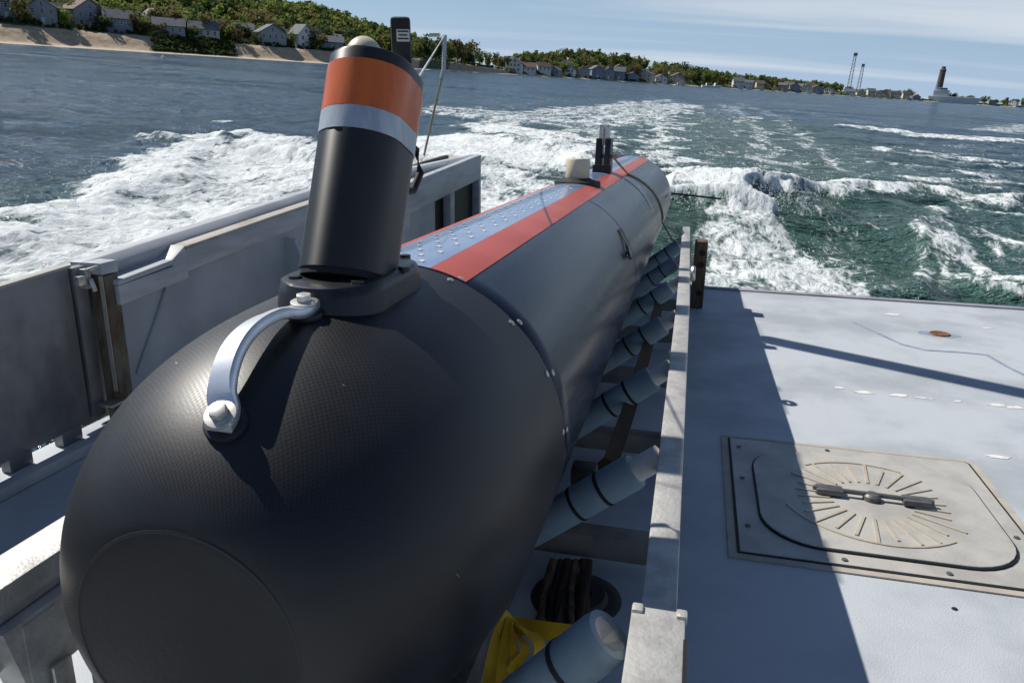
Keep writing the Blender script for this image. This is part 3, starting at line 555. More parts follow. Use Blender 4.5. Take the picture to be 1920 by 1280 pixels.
# padded arms: white tube inside a blue foam sleeve with black ties; they touch the hull along a 45 degree tangent
tr = .031; tn = np.array([math.sin(math.radians(142)), math.cos(math.radians(142))])
tc_ = AX+tn*(R+tr); td = np.array([-tn[1], tn[0]])      # tangent, up and outwards
td = td if td[0] > 0 else -td
arms = [.70, 1.19, 1.69, 2.19, 2.72, 3.25, 3.75]
def arm(yy, side, lo=-.02, hi=.232, ext=.05, skew=.0, ties=None):
    s_ = side
    f_ = lambda u_: np.array([AX[0]+s_*((tc_+td*u_)[0]-AX[0]), yy+u_*skew, (tc_+td*u_)[1]]) if yy > .72 or s_ < 0 else np.array([-.245, .70, -.746])+np.array([.656, 0, .755])*u_
    tb = MB(); tb.tube([f_(lo-.02), f_(hi+ext)], .021, 16); a = part('padded_arm', tb, M['white'], cra, label='white tube padded with blue foam')
    fm_ = MB(); fm_.tube([f_(lo), f_(lo+.01), f_(hi-.01), f_(hi)], tr, 20, scale=[.94, 1, 1, .94]); part('foam_sleeve', fm_, M['foam_blue'], a)
    for u_ in (lo+.13, hi-.065):
        z_ = MB(); z_.tube([f_(u_-.003), f_(u_+.003)], tr+.0015, 20); part('cable_tie', z_, M['seal'], a)
for i, yy in enumerate(arms):
    arm(yy, 1, hi=.232 if i else .292, ext=.05 if i else .0)
    if i: arm(yy, -1, hi=.21, ext=.0)

# ------------------------------------------------------------------ the underwater vehicle
auv = bthing('underwater_vehicle', 'large black torpedo-shaped underwater vehicle lying in the cradle', 'vehicle', (AX[0], 2.8, AX[1]-R))
SE, AE = 1.045, 5.22
C3 = (AX[0], 0, AX[1]); LN, NP, NQ, RF = .53, 4.2, 1.35, .118
def nose_r(s_): return RF+(R-RF)*max(0, 1-s_**NP)**(1/NQ)
ss = [1-(1-i/44)**1.7 for i in range(45)]
part('nose_section', MB().lathe([(nose_r(s_), SE-.0015-s_*LN) for s_ in ss], c=C3, n=160), M['nose'], auv, ang=60)
part('nose_disc', MB().lathe([(0.0, SE-LN-.0065), (.05, SE-LN-.006), (.09, SE-LN-.0042), (.108, SE-LN-.0024), (.116, SE-LN-.0020), (.1182, SE-LN-.0014)], c=C3, n=96), M['disc'], auv, label='flat matt black disc on the nose', ang=60)
part('disc_rim', MB().lathe([(.1150, SE-LN-.0018), (.1165, SE-LN-.0027), (.1180, SE-LN-.0024), (.1195, SE-LN-.0006)], c=C3, n=120), M['nose'], auv, ang=60)
part('seam_ring', MB().lathe([(R-.004, SE-.004), (R-.002, SE+.004)], c=C3, n=120), M['seal'], auv)
part('body_section', MB().lathe([(R-.003, SE+.0005), (R, SE+.004)]+[(R, y) for y in np.linspace(SE+.05, AE-.03, 20)]+[(R-.001, AE-.012), (R-.008, AE)], c=C3, n=160), M['body'], auv, ang=60)
part('tail_cone', MB().lathe([(R-.012, AE), (R-.05, AE+.25), (.13, AE+.65), (.07, AE+.8), (0, AE+.82)], c=C3, n=64), M['black'], auv, ang=60)
for y_ in (2.35, 3.62):
    part('module_joint', MB().lathe([(R+.0004, y_-.003), (R+.0008, y_), (R+.0004, y_+.003)], c=C3, n=120), M['seal'], auv)
for a0, a1 in ((11.5, 24.0), (-25.0, -13.5)):
    part('red_stripe', MB().lathe([(R+.0012, SE+.006), (R+.0012, AE-.03)], c=C3, n=8, a0=a0, a1=a1), M['red'], auv)
fl = part('blue_star_strip', MB().lathe([(R+.0010, SE+.006), (R+.0010, AE-.03)], c=C3, n=12, a0=-13.4, a1=11.4), M['blue'], auv, label='blue vinyl strip with rows of white stars')
sm = MB(); pts = []
for i in range(10):
    rr_ = .0068 if i % 2 == 0 else .0027; t = math.pi/2+i*math.pi/5; pts.append((rr_*math.cos(t), rr_*math.sin(t)))
sm.prism(pts, 0, .0006); stm = sm.mesh('star', M['star'], smooth=False)
b0 = np.array(BASE[auv.name])
row = 0; y_ = SE+.035
while y_ < 2.55:
    for a in ((-8.5, -1, 6.5) if row % 2 == 0 else (-4.8, 2.8)):
        t = math.radians(a); p = np.array([AX[0]+(R+.0018)*math.sin(t), y_, AX[1]+(R+.0018)*math.cos(t)])-b0
        s_ = link('star', stm, fl); s_.location = p; s_.rotation_euler = (0, t, -math.pi/2+random.uniform(-.1, .1))
    y_ += .044; row += 1
# seam screws in pairs
for a in (-45, 21, 44.5, 64, 84):
    for dy_ in (-.014, .014):
        t = math.radians(a+dy_*60); c_ = np.array([AX[0]+(R-.001)*math.sin(t), SE+dy_, AX[1]+(R-.001)*math.cos(t)])
        n_ = np.array([math.sin(t), 0, math.cos(t)]); k = MB(); k.tube([c_, c_+n_*.0022, c_+n_*.003], .0052, 10, up=(0, 1, 0), scale=[1, 1, .7]); part('seam_screw', k, M['steel'], auv)
def nose_hit(p):
    d = BC @ cray(p); lo = None
    for s_ in np.arange(.3, 2.0, .0008):
        q_ = d*s_; rr_ = math.hypot(q_[0]-AX[0], q_[2]-AX[1]); f_ = (SE-q_[1])/LN
        if f_ <= 1 and rr_ <= (nose_r(max(f_, 0))): break
    n_ = np.array([q_[0]-AX[0], 0, q_[2]-AX[1]])/rr_
    f_ = min(max(f_, .001), .98); dr = (nose_r(f_+.01)-nose_r(f_-.01))/.02/LN
    return q_, nrm(n_+np.array([0, dr, 0]))
# small pale scratches on the nose
for pts_, wd_ in ((((384, 872), (387, 930)), .0010), (((186, 862), (178, 905)), .0012), (((140, 1134), (166, 1136)), .0016), (((345, 943), (372, 944)), .0010), (((265, 958), (272, 952)), .0016), (((190, 996), (200, 994)), .0018), (((560, 930), (566, 936)), .0016), (((585, 955), (592, 962)), .0018), (((300, 975), (352, 985)), .0008), (((470, 985), (520, 1015)), .0008), (((545, 1020), (560, 1030)), .0012), (((855, 1075), (862, 1082)), .0010), (((330, 680), (333, 683)), .0016), (((420, 1040), (424, 1044)), .0012), (((640, 720), (646, 724)), .0012)):
    (a_, na_), (b_, nb_) = nose_hit(pts_[0]), nose_hit(pts_[1]); k = MB(); k.sweep([a_+na_*.0004, (a_+b_)/2+nrm(na_+nb_)*.0006, b_+nb_*.0004], SQ(wd_, .0006), up=tuple(nrm(na_+nb_))); part('scratch', k, M['scufline'], auv, smooth=False)
# lifting handle
H1, n1_ = nose_hit((425, 795)); H2, n2_ = nose_hit((573, 592)); nm_ = nrm(nrm(n1_+n2_)+np.array([-.38, -.30, -.05]))
chd = H2-H1; ch_ = nrm(chd); hp = [H1-ch_*.011+n1_*.009, H1-ch_*.003+n1_*.009, H1+ch_*.010+n1_*.0095]
for t in np.linspace(.10, .90, 26): hp.append(H1+chd*t+nm_*(.010+.036*math.sin(math.pi*(t-.04)/.92)**.75))
hp += [H2-ch_*.010+n2_*.0095, H2+ch_*.004+n2_*.009, H2+ch_*.012+n2_*.009]
hp = np.array(hp); tt = np.linspace(0, len(hp)-1, 90); hp = np.c_[[np.interp(tt, range(len(hp)), hp[:, k_]) for k_ in range(3)]].T
for _ in range(6): hp[1:-1] = (hp[:-2]+2*hp[1:-1]+hp[2:])/4
ks = np.clip(np.minimum(np.linspace(0, 1, 90), np.linspace(1, 0, 90))*5, 0, 1)
ups = [tuple(nrm((n1_ if k_ < 45 else n2_)*(1-ks[k_])+nm_*ks[k_])) for k_ in range(90)]
rp_ = [(x*.0138, y*.0058) for x, y in ((-1, -.6), (-.9, -1), (.9, -1), (1, -.6), (1, .6), (.9, 1), (-.9, 1), (-1, .6))]
hm = MB(); hm.sweep(list(hp), rp_, up=ups); hnd = part('lifting_handle', hm, M['polish'], auv, label='polished arched metal lifting handle', ang=50)
for Hh, nn, r_ in ((H1, n1_, .0125), (H2, n2_, .0125)):
    k = MB(); k.tube([Hh+nn*.015, Hh+nn*.018], r_+.003, 20, up=(0, 1, 0)); k.tube([Hh+nn*.018, Hh+nn*.026], r_*.72, 6, up=(0, 1, 0)); part('bolt', k, M['steel'], hnd, bevel=.001)
    k = MB(); k.tube([Hh-nn*.01, Hh+nn*.006], .021, 20, up=(0, 1, 0)); part('foot_pad', k, M['black'], hnd, bevel=.002)

# sensor mast on the nose
mst = bthing('sensor_mast', 'raked black mast with orange and silver bands, cream dome and paddle antenna', 'mast', (AX[0]+.003, .87, -.205))
m0 = np.array([AX[0]+.009, .872, -.190]); m1 = np.array([AX[0]+.018, .966, .062]); md = m1-m0
def obr(a, b, n=14):      # obround outline: a half length along Y, b half width
    out = []
    for i in range(n+1): t = math.pi*i/n; out.append((b*math.cos(t), (a-b)+b*math.sin(t)))
    for i in range(n+1): t = math.pi+math.pi*i/n; out.append((b*math.cos(t), -(a-b)+b*math.sin(t)))
    return out
rk = nrm(md); xa = np.array([1., 0, 0]); ya = nrm(np.cross(rk, xa))
def mast_piece(t0, t1, a=.072, b=.0525, grow=0., soft=0.):
    mb_ = MB(); lay = [t0, t1] if not soft else [t0, t1-soft, t1-soft*.35, t1]; sc_ = [1, 1] if not soft else [1, 1, .985, .95]
    o_ = obr(a+grow, b+grow); n = len(o_); vs_ = []
    for t, k in zip(lay, sc_): vs_ += [m0+md*t+xa*x*k+ya*y*k for x, y in o_]
    fs_ = []
    for i in range(len(lay)-1): fs_ += [(i*n+j, i*n+(j+1) % n, (i+1)*n+(j+1) % n, (i+1)*n+j) for j in range(n)]
    fs_ += [tuple(range(n))[::-1], tuple(range((len(lay)-1)*n, len(lay)*n))]
    mb_.add(vs_, fs_); return mb_
part('tube', mast_piece(.0, 1.0, soft=.02), M['mast'], mst)
part('orange_band', mast_piece(.725, .938, grow=.0012), M['orange'], mst)
part('silver_band', mast_piece(.622, .724, grow=.0010), M['silver'], mst)
part('base_gap', mast_piece(-.03, .008, grow=-.002), M['seal'], mst)
fg = MB(); o_ = obr(.118, .066, 16); n = len(o_); vs_ = []
def hull_z(x, y):
    s_ = max(0, (SE-y)/LN); rr_ = nose_r(s_); return AX[1]+math.sqrt(max(rr_**2-(x-AX[0])**2, 0))
for zoff, k in ((None, 1.04), (-.198, 1.0), (-.186, .97), (-.1835, .92)):
    for x, y in o_:
        X_, Y_ = m0[0]+x*k, m0[1]+.012+y*k; vs_.append((X_, Y_, hull_z(X_, Y_)-.004 if zoff is None else zoff))
fs_ = [(i*n+j, i*n+(j+1) % n, (i+1)*n+(j+1) % n, (i+1)*n+j) for i in range(3) for j in range(n)]+[tuple(range(3*n, 4*n))]
fg.add(vs_, fs_); fl_ = part('base_flange', fg, M['black'], mst, ang=50)
for x, y in ((.03, .105), (-.03, .105), (-.04, -.075), (.042, -.078), (.062, .02)):
    c_ = np.array([m0[0]+x, m0[1]+.012+y, -.1835]); k = MB(); k.tube([c_-[0, 0, .004], c_+[0, 0, .003]], .008, 12, up=(0, 1, 0)); part('flange_bolt', k, M['black'], fl_, bevel=.001)
def mp_(x, y, t, dz=0.): return m0+md*t+xa*x+ya*y+np.array([0, 0, dz])
k = MB(); c_ = mp_(-.010, -.022, 1.0)
k.lathe([(.0255*math.cos(a), .031*math.sin(a)) for a in np.linspace(0, math.pi/2, 10)], c=tuple(c_), axis=2, n=32); part('dome', k, M['cream'], mst, label='cream dome on the mast top')
k = MB(); k.box(mp_(.0, .02, 1.0, .007), (.045, .05, .016)); part('clear_block', k, M['clear'], mst, bevel=.004)
k = MB(); c_ = mp_(.014, .050, 1.0, .040)
rot = Matrix.Rotation(.18, 3, 'X') @ Matrix.Rotation(.05, 3, 'Y') @ Matrix.Rotation(.35, 3, 'Z')
k.box(c_, (.026, .014, .092), rot); pad = part('paddle_antenna', k, M['blackmatt'], mst, bevel=.005)
Rn = np.array(rot)
k = MB(); k.box(c_+Rn @ np.array([.003, -.0076, .024]), (.017, .0008, .015), rot); lb = part('label', k, M['white'], pad, smooth=False)
for i, wd in enumerate((.014, .011, .014)):
    k = MB(); k.box(c_+Rn @ np.array([.003, -.0082, .029-i*.0045]), (wd, .0006, .0016), rot); part('print_line', k, M['seal'], pad, smooth=False)
k = MB(); cc = mp_(.02, .07, .66)
k.tube([mp_(.02, .06, .74), mp_(.03, .09, .72), mp_(.035, .105, .62), mp_(.03, .10, .52), mp_(.02, .06, .46)], .0055, 10); part('cable_loop', k, M['blackmatt'], mst)

# aft fittings on the vehicle
def hp_(a, y, off=0.): t = math.radians(a); return np.array([AX[0]+(R+off)*math.sin(t), y, AX[1]+(R+off)*math.cos(t)])
pd_ = bthing('antenna_puck', 'cream cylinder antenna on a black round foot, on the red and blue striped hull', 'antenna', tuple(hp_(2, 2.76)))
fo_ = MB(); prf = [(.084, -.012), (.082, .004), (.055, .010), (.046, .016), (0, .016)]
fo_.lathe(prf, c=tuple(hp_(2, 2.76)), axis=2, n=40); part('foot', fo_, M['blackmatt'], pd_, ang=50)
cy_ = MB(); cy_.lathe([(.041, .016), (.0425, .02), (.0425, .078), (.039, .083), (0, .083)], c=tuple(hp_(2, 2.76)), axis=2, n=32); part('cylinder', cy_, M['cream'], pd_, ang=50)
bl_ = bthing('lifting_bail', 'pair of upright black plates with grey tips behind the cream cylinder', 'bracket', tuple(hp_(6, 3.42)))
for xo in (-.018, .021):
    k = MB(); y0 = 3.36; bz = AX[1]+R-.008
    pl_ = [(y0, bz), (y0+.14, bz), (y0+.11, bz+.15), (y0+.025, bz+.15)]
    vs_ = [(AX[0]+.02+xo-.013, y, z_) for y, z_ in pl_]+[(AX[0]+.02+xo+.013, y, z_) for y, z_ in pl_]
    k.add(vs_, [(0, 1, 2, 3), (7, 6, 5, 4), (0, 4, 5, 1), (1, 5, 6, 2), (2, 6, 7, 3), (3, 7, 4, 0)]); part('plate', k, M['black'], bl_, bevel=.003)
    k = MB(); k.box((AX[0]+.02+xo*.62, y0+.065, bz+.165), (.020, .05, .085)); part('tip', k, M['steel'], bl_, bevel=.003)
    k = MB(); k.box((AX[0]+.02+xo, y0-.001, bz+.02), (.04, .012, .04)); part('foot', k, M['blackmatt'], bl_, bevel=.003)
k = MB(); k.tube([(AX[0]-.03, 3.425, bz+.075), (AX[0]+.085, 3.425, bz+.075)], .009, 10); part('cross_pin', k, M['steel'], bl_)
bz = AX[1]+R
ro = MB(); ro.tube([(AX[0]+.06, 3.40, bz+.07), (AX[0]+.09, 3.45, bz+.03)]+[hp_(a, 3.5+a*.006, .004) for a in range(24, 100, 6)]+[(-.10, 4.02, -.58), (-.03, 3.93, -.55)], .0045, 8)
o = part('rope_probe', ro, M['rope'], auv); bpy.data.objects.remove(o)
rp = bthing('lashing_rope', 'thin tan rope from the black plates over the hull to the rail end', 'rope', tuple(hp_(90, 3.7))); part('strand', ro, M['rope'], rp)
ws = MB()
for i in range(15):
    pass
ws.lathe([(R+.002, 3.40), (R+.002, 3.43)], c=C3, n=16, a0=26, a1=66); o = part('white_tape', ws, M['white'], auv, label='white tape around the hull flank')
wp = MB(); e = un((1274, 364), y=5.0); e2 = un((1352, 373), y=5.0); wp.tube([e-[.05, 0, 0], e, e2], .006, 8); part('tail_whip', wp, M['blackmatt'], auv)
k = MB(); k.tube([hp_(52, 2.30, .004), hp_(60, 2.26, .006), hp_(66, 2.22, .006)], .004, 8); k.tube([hp_(66, 2.23, .004), hp_(69, 2.19, .01), hp_(66, 2.15, .004), hp_(64, 2.19, .01)], .004, 8); part('hull_hook', k, M['blackmatt'], auv)

# staff at the stern quarter with a thin line to the mast top
sf = bthing('staff', 'thin grey staff standing on the stern quarter behind the mast', 'staff', tuple(un((795, 292), y=4.4)))
sA, sB, sC, sD = un((795, 292), y=4.4), un((812, 215), y=4.4), un((832, 130), y=4.4), un((834, 66), y=4.4)
k = MB(); k.tube([sA, sB, sC], .007, 8, up=(0, 1, 0)); part('lower_rod', k, M['rope'], sf)
k = MB(); k.tube([sC-(sC-sB)*.2, sC, sD], .013, 10, up=(0, 1, 0)); part('upper_rod', k, M['cap'], sf)
k = MB(); k.box(sD-[.06, 0, -.0], (.06, .03, .02)); part('tip_light', k, M['cream'], sf, bevel=.004)
gl = bthing('guy_line', 'thin pale line from the staff tip down to the mast top', 'line', tuple(mp_(.03, .05, 1.0)))
k = MB(); k.tube([mp_(.03, .05, 1.0), sD], .0022, 6); part('strand', k, M['white'], gl)

# ------------------------------------------------------------------ straps and small gear between cradle and hull
def ribbon(mb_, path, w_, th=.0022, up=(0, 0, 1)): mb_.sweep(path, SQ(w_, th), up=up)
ys = bthing('yellow_strap', 'bunched yellow webbing strap hanging beside the black nose', 'strap', tuple(un((960, 1190), y=.92)))
def yp(*p): return [un(x, y=d) for *x, d in p]
k = MB(); ribbon(k, yp((948, 1168, .97), (1000, 1178, .95), (1060, 1186, .93), (1115, 1193, .92)), .026, up=(0, -1, .4)); part('tail', k, M['yellow'], ys)
for i, (pp2, wd, u_) in enumerate((
    (((957, 1152, .96), (938, 1185, .93), (925, 1235, .91), (912, 1300, .90)), .022, (.4, -1, .2)),
    (((960, 1160, .95), (950, 1200, .92), (944, 1245, .90), (938, 1300, .89)), .018, (.1, -1, .2)),
    (((962, 1176, .95), (992, 1182, .92), (1014, 1205, .90), (1008, 1240, .89), (985, 1262, .89), (960, 1290, .88)), .020, (.7, -.5, .5)),
    (((966, 1190, .94), (985, 1200, .91), (984, 1226, .90), (966, 1240, .90), (957, 1260, .89)), .016, (.7, -.5, .4)),
    (((955, 1170, .94), (962, 1210, .91), (972, 1250, .90), (985, 1300, .89)), .014, (-.3, -1, .2)))):
    P_ = np.array(yp(*pp2)); tt = np.linspace(0, len(P_)-1, 18); P_ = np.c_[[np.interp(tt, range(len(P_)), P_[:, j]) for j in range(3)]].T
    for _ in range(2): P_[1:-1] = (P_[:-2]+2*P_[1:-1]+P_[2:])/4
    k = MB(); ribbon(k, P_, wd, up=u_); part('fold', k, M['yellow'], ys)
ds = bthing('dark_strap', 'dark brown strap running along the cradle below the rail', 'strap', (-.1, 2.0, -.75))
k = MB(); ribbon(k, [un((1100, 905), z=-.70), un((1145, 865), z=-.66), un((1172, 790), z=-.63), un((1196, 715), z=-.62), un((1222, 620), z=-.62), un((1245, 540), z=-.62)], .032, .004, up=(.6, 0, 1)); part('webbing', k, M['darkweb'], ds)
k = MB(); k.box(un((1095, 888), z=-.66), (.05, .045, .04)); part('buckle', k, M['blackmatt'], ds, bevel=.008)
ds = bthing('dark_rope_bundle', 'dark rope tails hanging from a cross beam to the deck pot', 'rope', tuple(un((1065, 1120), z=DZ)))
for i, (x0, x1) in enumerate(((1040, 1012), (1052, 1028), (1066, 1045), (1080, 1072), (1095, 1088), (1105, 1100))):
    k = MB(); k.tube([un((x0, 1050), y=1.32), un(((x0+x1)/2+random.uniform(-6, 6), 1110), y=1.26), un((x1, 1172), z=DZ+.01)], .007 if i % 2 else .010, 8, up=(0, 1, 0)); part('tail', k, M['darkweb'] if i % 3 else M['wood'], ds)
# timber chock by the rail end
ck = bthing('timber_chock', 'dark weathered timber upright bolted outside the rail end', 'timber', tuple(un((1310, 572), z=DZ)))
b_ = un((1310, 575), z=DZ); k = MB(); k.box((b_[0]-.012, b_[1], (DZ-.545)/2), (.062, .09, -.545-DZ)); part('timber', k, M['wood'], ck, bevel=.01)
for zz_ in (-.60, -.66, -.80):
    k = MB(); k.tube([(b_[0]-.005, b_[1]-.05, zz_), (b_[0]-.005, b_[1]-.04, zz_)], .014, 10); part('bolt_hole', k, M['seal'], ck)
# eye on the rail
k = MB(); ep = np.array([.010, 2.62, -.50])
k.tube([ep+[0, .019*math.cos(t), .012+.019*math.sin(t)] for t in np.linspace(-.5*math.pi, 1.5*math.pi, 17)], .009, 8, up=(1, 0, 0)); part('lashing_eye', k, M['steel'], cra)
# ------------------------------------------------------------------ far shore: terrain, houses, trees
COLS = [  # photo column: distance of the waterline, bluff height, hill height, hill depth
 (-900, 250, 6, 30, 160), (-400, 265, 6, 30, 150), (0, 290, 6.0, 27, 130), (300, 300, 5.4, 25, 130), (600, 325, 4.8, 21, 130), (740, 350, 4.0, 13, 130), (800, 380, 5, 9, 110),
 (860, 420, 4, 5.5, 100), (930, 470, 2.5, 4, 110), (1000, 520, 1.6, 8, 120), (1100, 560, 1.4, 16, 120), (1220, 600, 1.3, 11, 120), (1310, 640, 1.2, 6, 110), (1400, 760, 1.4, 5, 110),
 (1560, 920, 1.4, 5, 110), (1700, 1100, 1.2, 2.5, 100), (1920, 1250, 1.2, 2.5, 100), (2500, 1500, 1.2, 3, 100)]
CA = np.array(COLS, float)
def col(px): return [np.interp(px, CA[:, 0], CA[:, i]) for i in range(1, 5)]
sstep = lambda x: np.clip(x, 0, 1)**2*(3-2*np.clip(x, 0, 1))
def terr(px, d):
    D0, hb, hh_, dp = col(px)
    n_ = math.sin(px*.021+d*.05)*.5+math.sin(px*.057-d*.03)*.3
    bl = max(6., hb*2.4)
    return -.6+.9*sstep((d+6)/8)+hb*sstep((d-3)/bl)+(hh_-hb)*sstep((d-bl-22)/dp)+n_*sstep((d-10)/30)*min(1, hb/4)
def spot(px, d): D0 = col(px)[0]; p = far(px, D0+d); return np.array([p[0], p[1], terr(px, d)])
pxs = np.arange(-900, 2501, 8); ds = np.array([-14, -8, -4, -1, 1.5, 3, 4.5, 6, 8, 10, 13, 18, 26, 36, 50, 70, 95, 125, 160, 200, 260, 420])
vv = []; zone = []
for px in pxs:
    hb = col(px)[1]
    for d in ds:
        jit = .5*math.sin(px*.13+d)+.35*math.sin(px*.41) if 2 < d < 14 else 0
        p = spot(px, d+jit); 
        if d > 250: p[2] = -1
        vv.append(p); bare = 1.0 if d < 4+hb*2.3 else 0.
        if 288 < px < 440 and d > 3.5: bare = .12
        if 780 < px < 900 and d > 3: bare = .35 if px < 840 else .55
        if px > 950 and d > 4: bare = .3*bare
        zone.append(bare)
n_ = len(ds); ff = [(i*n_+j, (i+1)*n_+j, (i+1)*n_+j+1, i*n_+j+1) for i in range(len(pxs)-1) for j in range(n_-1)]
me = bpy.data.meshes.new('shore'); me.from_pydata([tuple(v) for v in vv], [], ff); me.attributes.new('bare', 'FLOAT', 'POINT').data.foreach_set('value', np.array(zone, np.float32))
for p in me.polygons: p.use_smooth = True
def shore_mat():
    m = bpy.data.materials.new('shore_ground'); m.use_nodes = True; t = m.node_tree; b = t.nodes['Principled BSDF']
    tcn = N(t, 'ShaderNodeTexCoord'); at = N(t, 'ShaderNodeAttribute', attribute_name='bare'); sp = N(t, 'ShaderNodeSeparateXYZ'); Lk(t, tcn.outputs['Object'], sp.inputs[0])
    n1 = N(t, 'ShaderNodeTexNoise', i_Scale=.35, i_Detail=8., i_Roughness=.65); Lk(t, tcn.outputs['Object'], n1.inputs['Vector'])
    sand = N(t, 'ShaderNodeMix', data_type='RGBA'); sand.inputs[6].default_value = (.50, .385, .26, 1); sand.inputs[7].default_value = (.36, .27, .175, 1); r0 = N(t, 'ShaderNodeMapRange', i_1=.4, i_2=.65); Lk(t, n1.outputs[0], r0.inputs[0]); Lk(t, r0.outputs[0], sand.inputs[0])
    grass = N(t, 'ShaderNodeMix', data_type='RGBA'); grass.inputs[6].default_value = (.055, .085, .024, 1); grass.inputs[7].default_value = (.10, .13, .045, 1); Lk(t, r0.outputs[0], grass.inputs[0])
    md_ = N(t, 'ShaderNodeMath', operation='MULTIPLY_ADD', i_1=.7, i_2=-.35); Lk(t, n1.outputs[0], md_.inputs[0]); ad = N(t, 'ShaderNodeMath', operation='ADD'); Lk(t, at.outputs['Fac'], ad.inputs[0]); Lk(t, md_.outputs[0], ad.inputs[1])
    r1 = N(t, 'ShaderNodeMapRange', i_1=.42, i_2=.58); Lk(t, ad.outputs[0], r1.inputs[0])
    mx = N(t, 'ShaderNodeMix', data_type='RGBA'); Lk(t, r1.outputs[0], mx.inputs[0]); Lk(t, grass.outputs[2], mx.inputs[6]); Lk(t, sand.outputs[2], mx.inputs[7])
    # pale beach strip just above the water
    r2 = N(t, 'ShaderNodeMapRange', i_1=.75, i_2=.35); Lk(t, sp.outputs[2], r2.inputs[0]); m2 = N(t, 'ShaderNodeMix', data_type='RGBA'); m2.inputs[7].default_value = (.50, .42, .32, 1); Lk(t, r2.outputs[0], m2.inputs[0]); Lk(t, mx.outputs[2], m2.inputs[6])
    Lk(t, m2.outputs[2], b.inputs['Base Color']); b.inputs['Roughness'].default_value = .95
    bp = N(t, 'ShaderNodeBump', i_Strength=.8, i_Distance=.5); Lk(t, n1.outputs[0], bp.inputs['Height']); Lk(t, bp.outputs[0], b.inputs['Normal']); return m
me.materials.append(shore_mat()); tag(link('shore_terrain', me), kind='structure')

# --- trees: leaf clumps spread through lobed crowns, trunk with limbs
M['bark'] = pm('bark', (.10, .08, .06), (.06, .05, .04), scale=3, rough=.9)
LEAF = [pm('leaves_spring', (.21, .25, .055), (.11, .14, .035), scale=.8, rough=.7, objrand=.25, spec=.2),
        pm('leaves_deep', (.085, .12, .035), (.05, .075, .026), scale=.8, rough=.7, objrand=.25, spec=.2),
        pm('leaves_bronze', (.21, .18, .065), (.12, .115, .045), scale=.8, rough=.7, objrand=.25, spec=.2)]
def crown_geo(mb_, c, rx, rz, lobes, per, q, r):
    L = [(np.array([r.uniform(-.62, .62)*rx, r.uniform(-.62, .62)*rx, r.uniform(-.55, .7)*rz]), r.uniform(.35, .6)) for _ in range(lobes)]
    for lc, lr in L:
        for _ in range(per):
            d = nrm(r.normal(0, 1, 3)); rr_ = lr*(r.random()**.4); p = c+lc+d*np.array([rx, rx, rz])*rr_
            a = nrm(d+r.normal(0, .6, 3)); b = nrm(np.cross(a, r.normal(0, 1, 3))); e = np.cross(a, b); s1 = q*r.uniform(.5, 1.3); s2 = q*r.uniform(.4, 1.)
            mb_.add([p-b*s1-e*s2*.6, p+b*s1*.7-e*s2, p+b*s1+e*s2*.7, p-b*s1*.5+e*s2], [(0, 1, 2, 3)])
for _m in LEAF:
    _t = _m.node_tree; _b = _t.nodes['Principled BSDF']; _tr = N(_t, 'ShaderNodeBsdfTranslucent'); _ms = N(_t, 'ShaderNodeMixShader'); _ms.inputs[0].default_value = .45
    Lk(_t, _b.inputs['Base Color'].links[0].from_socket, _tr.inputs[0]); Lk(_t, _b.outputs[0], _ms.inputs[1]); Lk(_t, _tr.outputs[0], _ms.inputs[2]); Lk(_t, _ms.outputs[0], _t.nodes['Material Output'].inputs[0])
PROTO = []
for k_ in range(9):
    r = np.random.default_rng(50+k_); h_ = r.uniform(8, 12); rx = h_*r.uniform(.42, .52); rz = h_*r.uniform(.44, .50); cz = h_-rz*1.05
    c_ = MB(); crown_geo(c_, np.array([0, 0, cz]), rx, rz, 13, 40, .58, r); cm = c_.mesh('crown', LEAF[k_ % 3], smooth=False)
    t_ = MB(); t_.tube([(0, 0, -1.2), (0.05, 0, h_*.2), (0.1, .05, cz), (0, .1, cz+rz*.4)], .26, 7, scale=[1.2, 1, .6, .2])
    for i in range(4):
        a = i*1.7+k_; t_.tube([(0.08, .03, h_*.25+i*.4), (rx*.35*math.cos(a), rx*.35*math.sin(a), cz-rz*.1), (rx*.6*math.cos(a), rx*.6*math.sin(a), cz+rz*.25)], .10, 5, scale=[1, .7, .3])
    PROTO.append((cm, t_.mesh('trunk', M['bark'])))
TL = ['rounded fresh green tree', 'dense dark green tree', 'bronze-leaved spring tree']
def tree(px, d, s_=1., k_=None, zone='far shore'):
    k_ = random.randrange(9) if k_ is None else k_; p = spot(px, d)
    o = link('tree', None); o.location = p-[0, 0, .5]; o.rotation_euler = (0, 0, random.uniform(0, 6.28)); o.scale = (s_*random.uniform(.9, 1.15),)*2+(s_,)
    tag(o, TL[k_ % 3]+' '+zone, 'tree', ('fresh green trees', 'dark green trees', 'bronze trees')[k_ % 3]+' '+zone)
    link('crown', PROTO[k_][0], o); link('trunk', PROTO[k_][1], o)
# --- houses
WALLS = {'white': (.72, .71, .67), 'cream': (.62, .56, .42), 'grey': (.33, .34, .36), 'blue-grey': (.22, .27, .34), 'tan': (.42, .33, .24), 'brick': (.30, .14, .10)}
WM = {k_: pm('siding_'+k_, v, tuple(c*.85 for c in v), scale=.9, rough=.8, stretch=(.3, .3, 4)) for k_, v in WALLS.items()}
RM = {'grey': pm('roof_grey', (.16, .165, .18), (.11, .115, .13), scale=1.5, rough=.85), 'dark': pm('roof_dark', (.07, .07, .08), (.05, .05, .055), scale=1.5, rough=.85), 'brown': pm('roof_brown', (.17, .12, .10), (.12, .09, .07), scale=1.5, rough=.85)}
M['winframe'] = pm('window_frame', (.7, .7, .68), rough=.6); M['glass'] = pm('window_glass', (.03, .04, .05), rough=.12); M['brickc'] = pm('chimney_brick', (.28, .13, .09), scale=3, rough=.9)
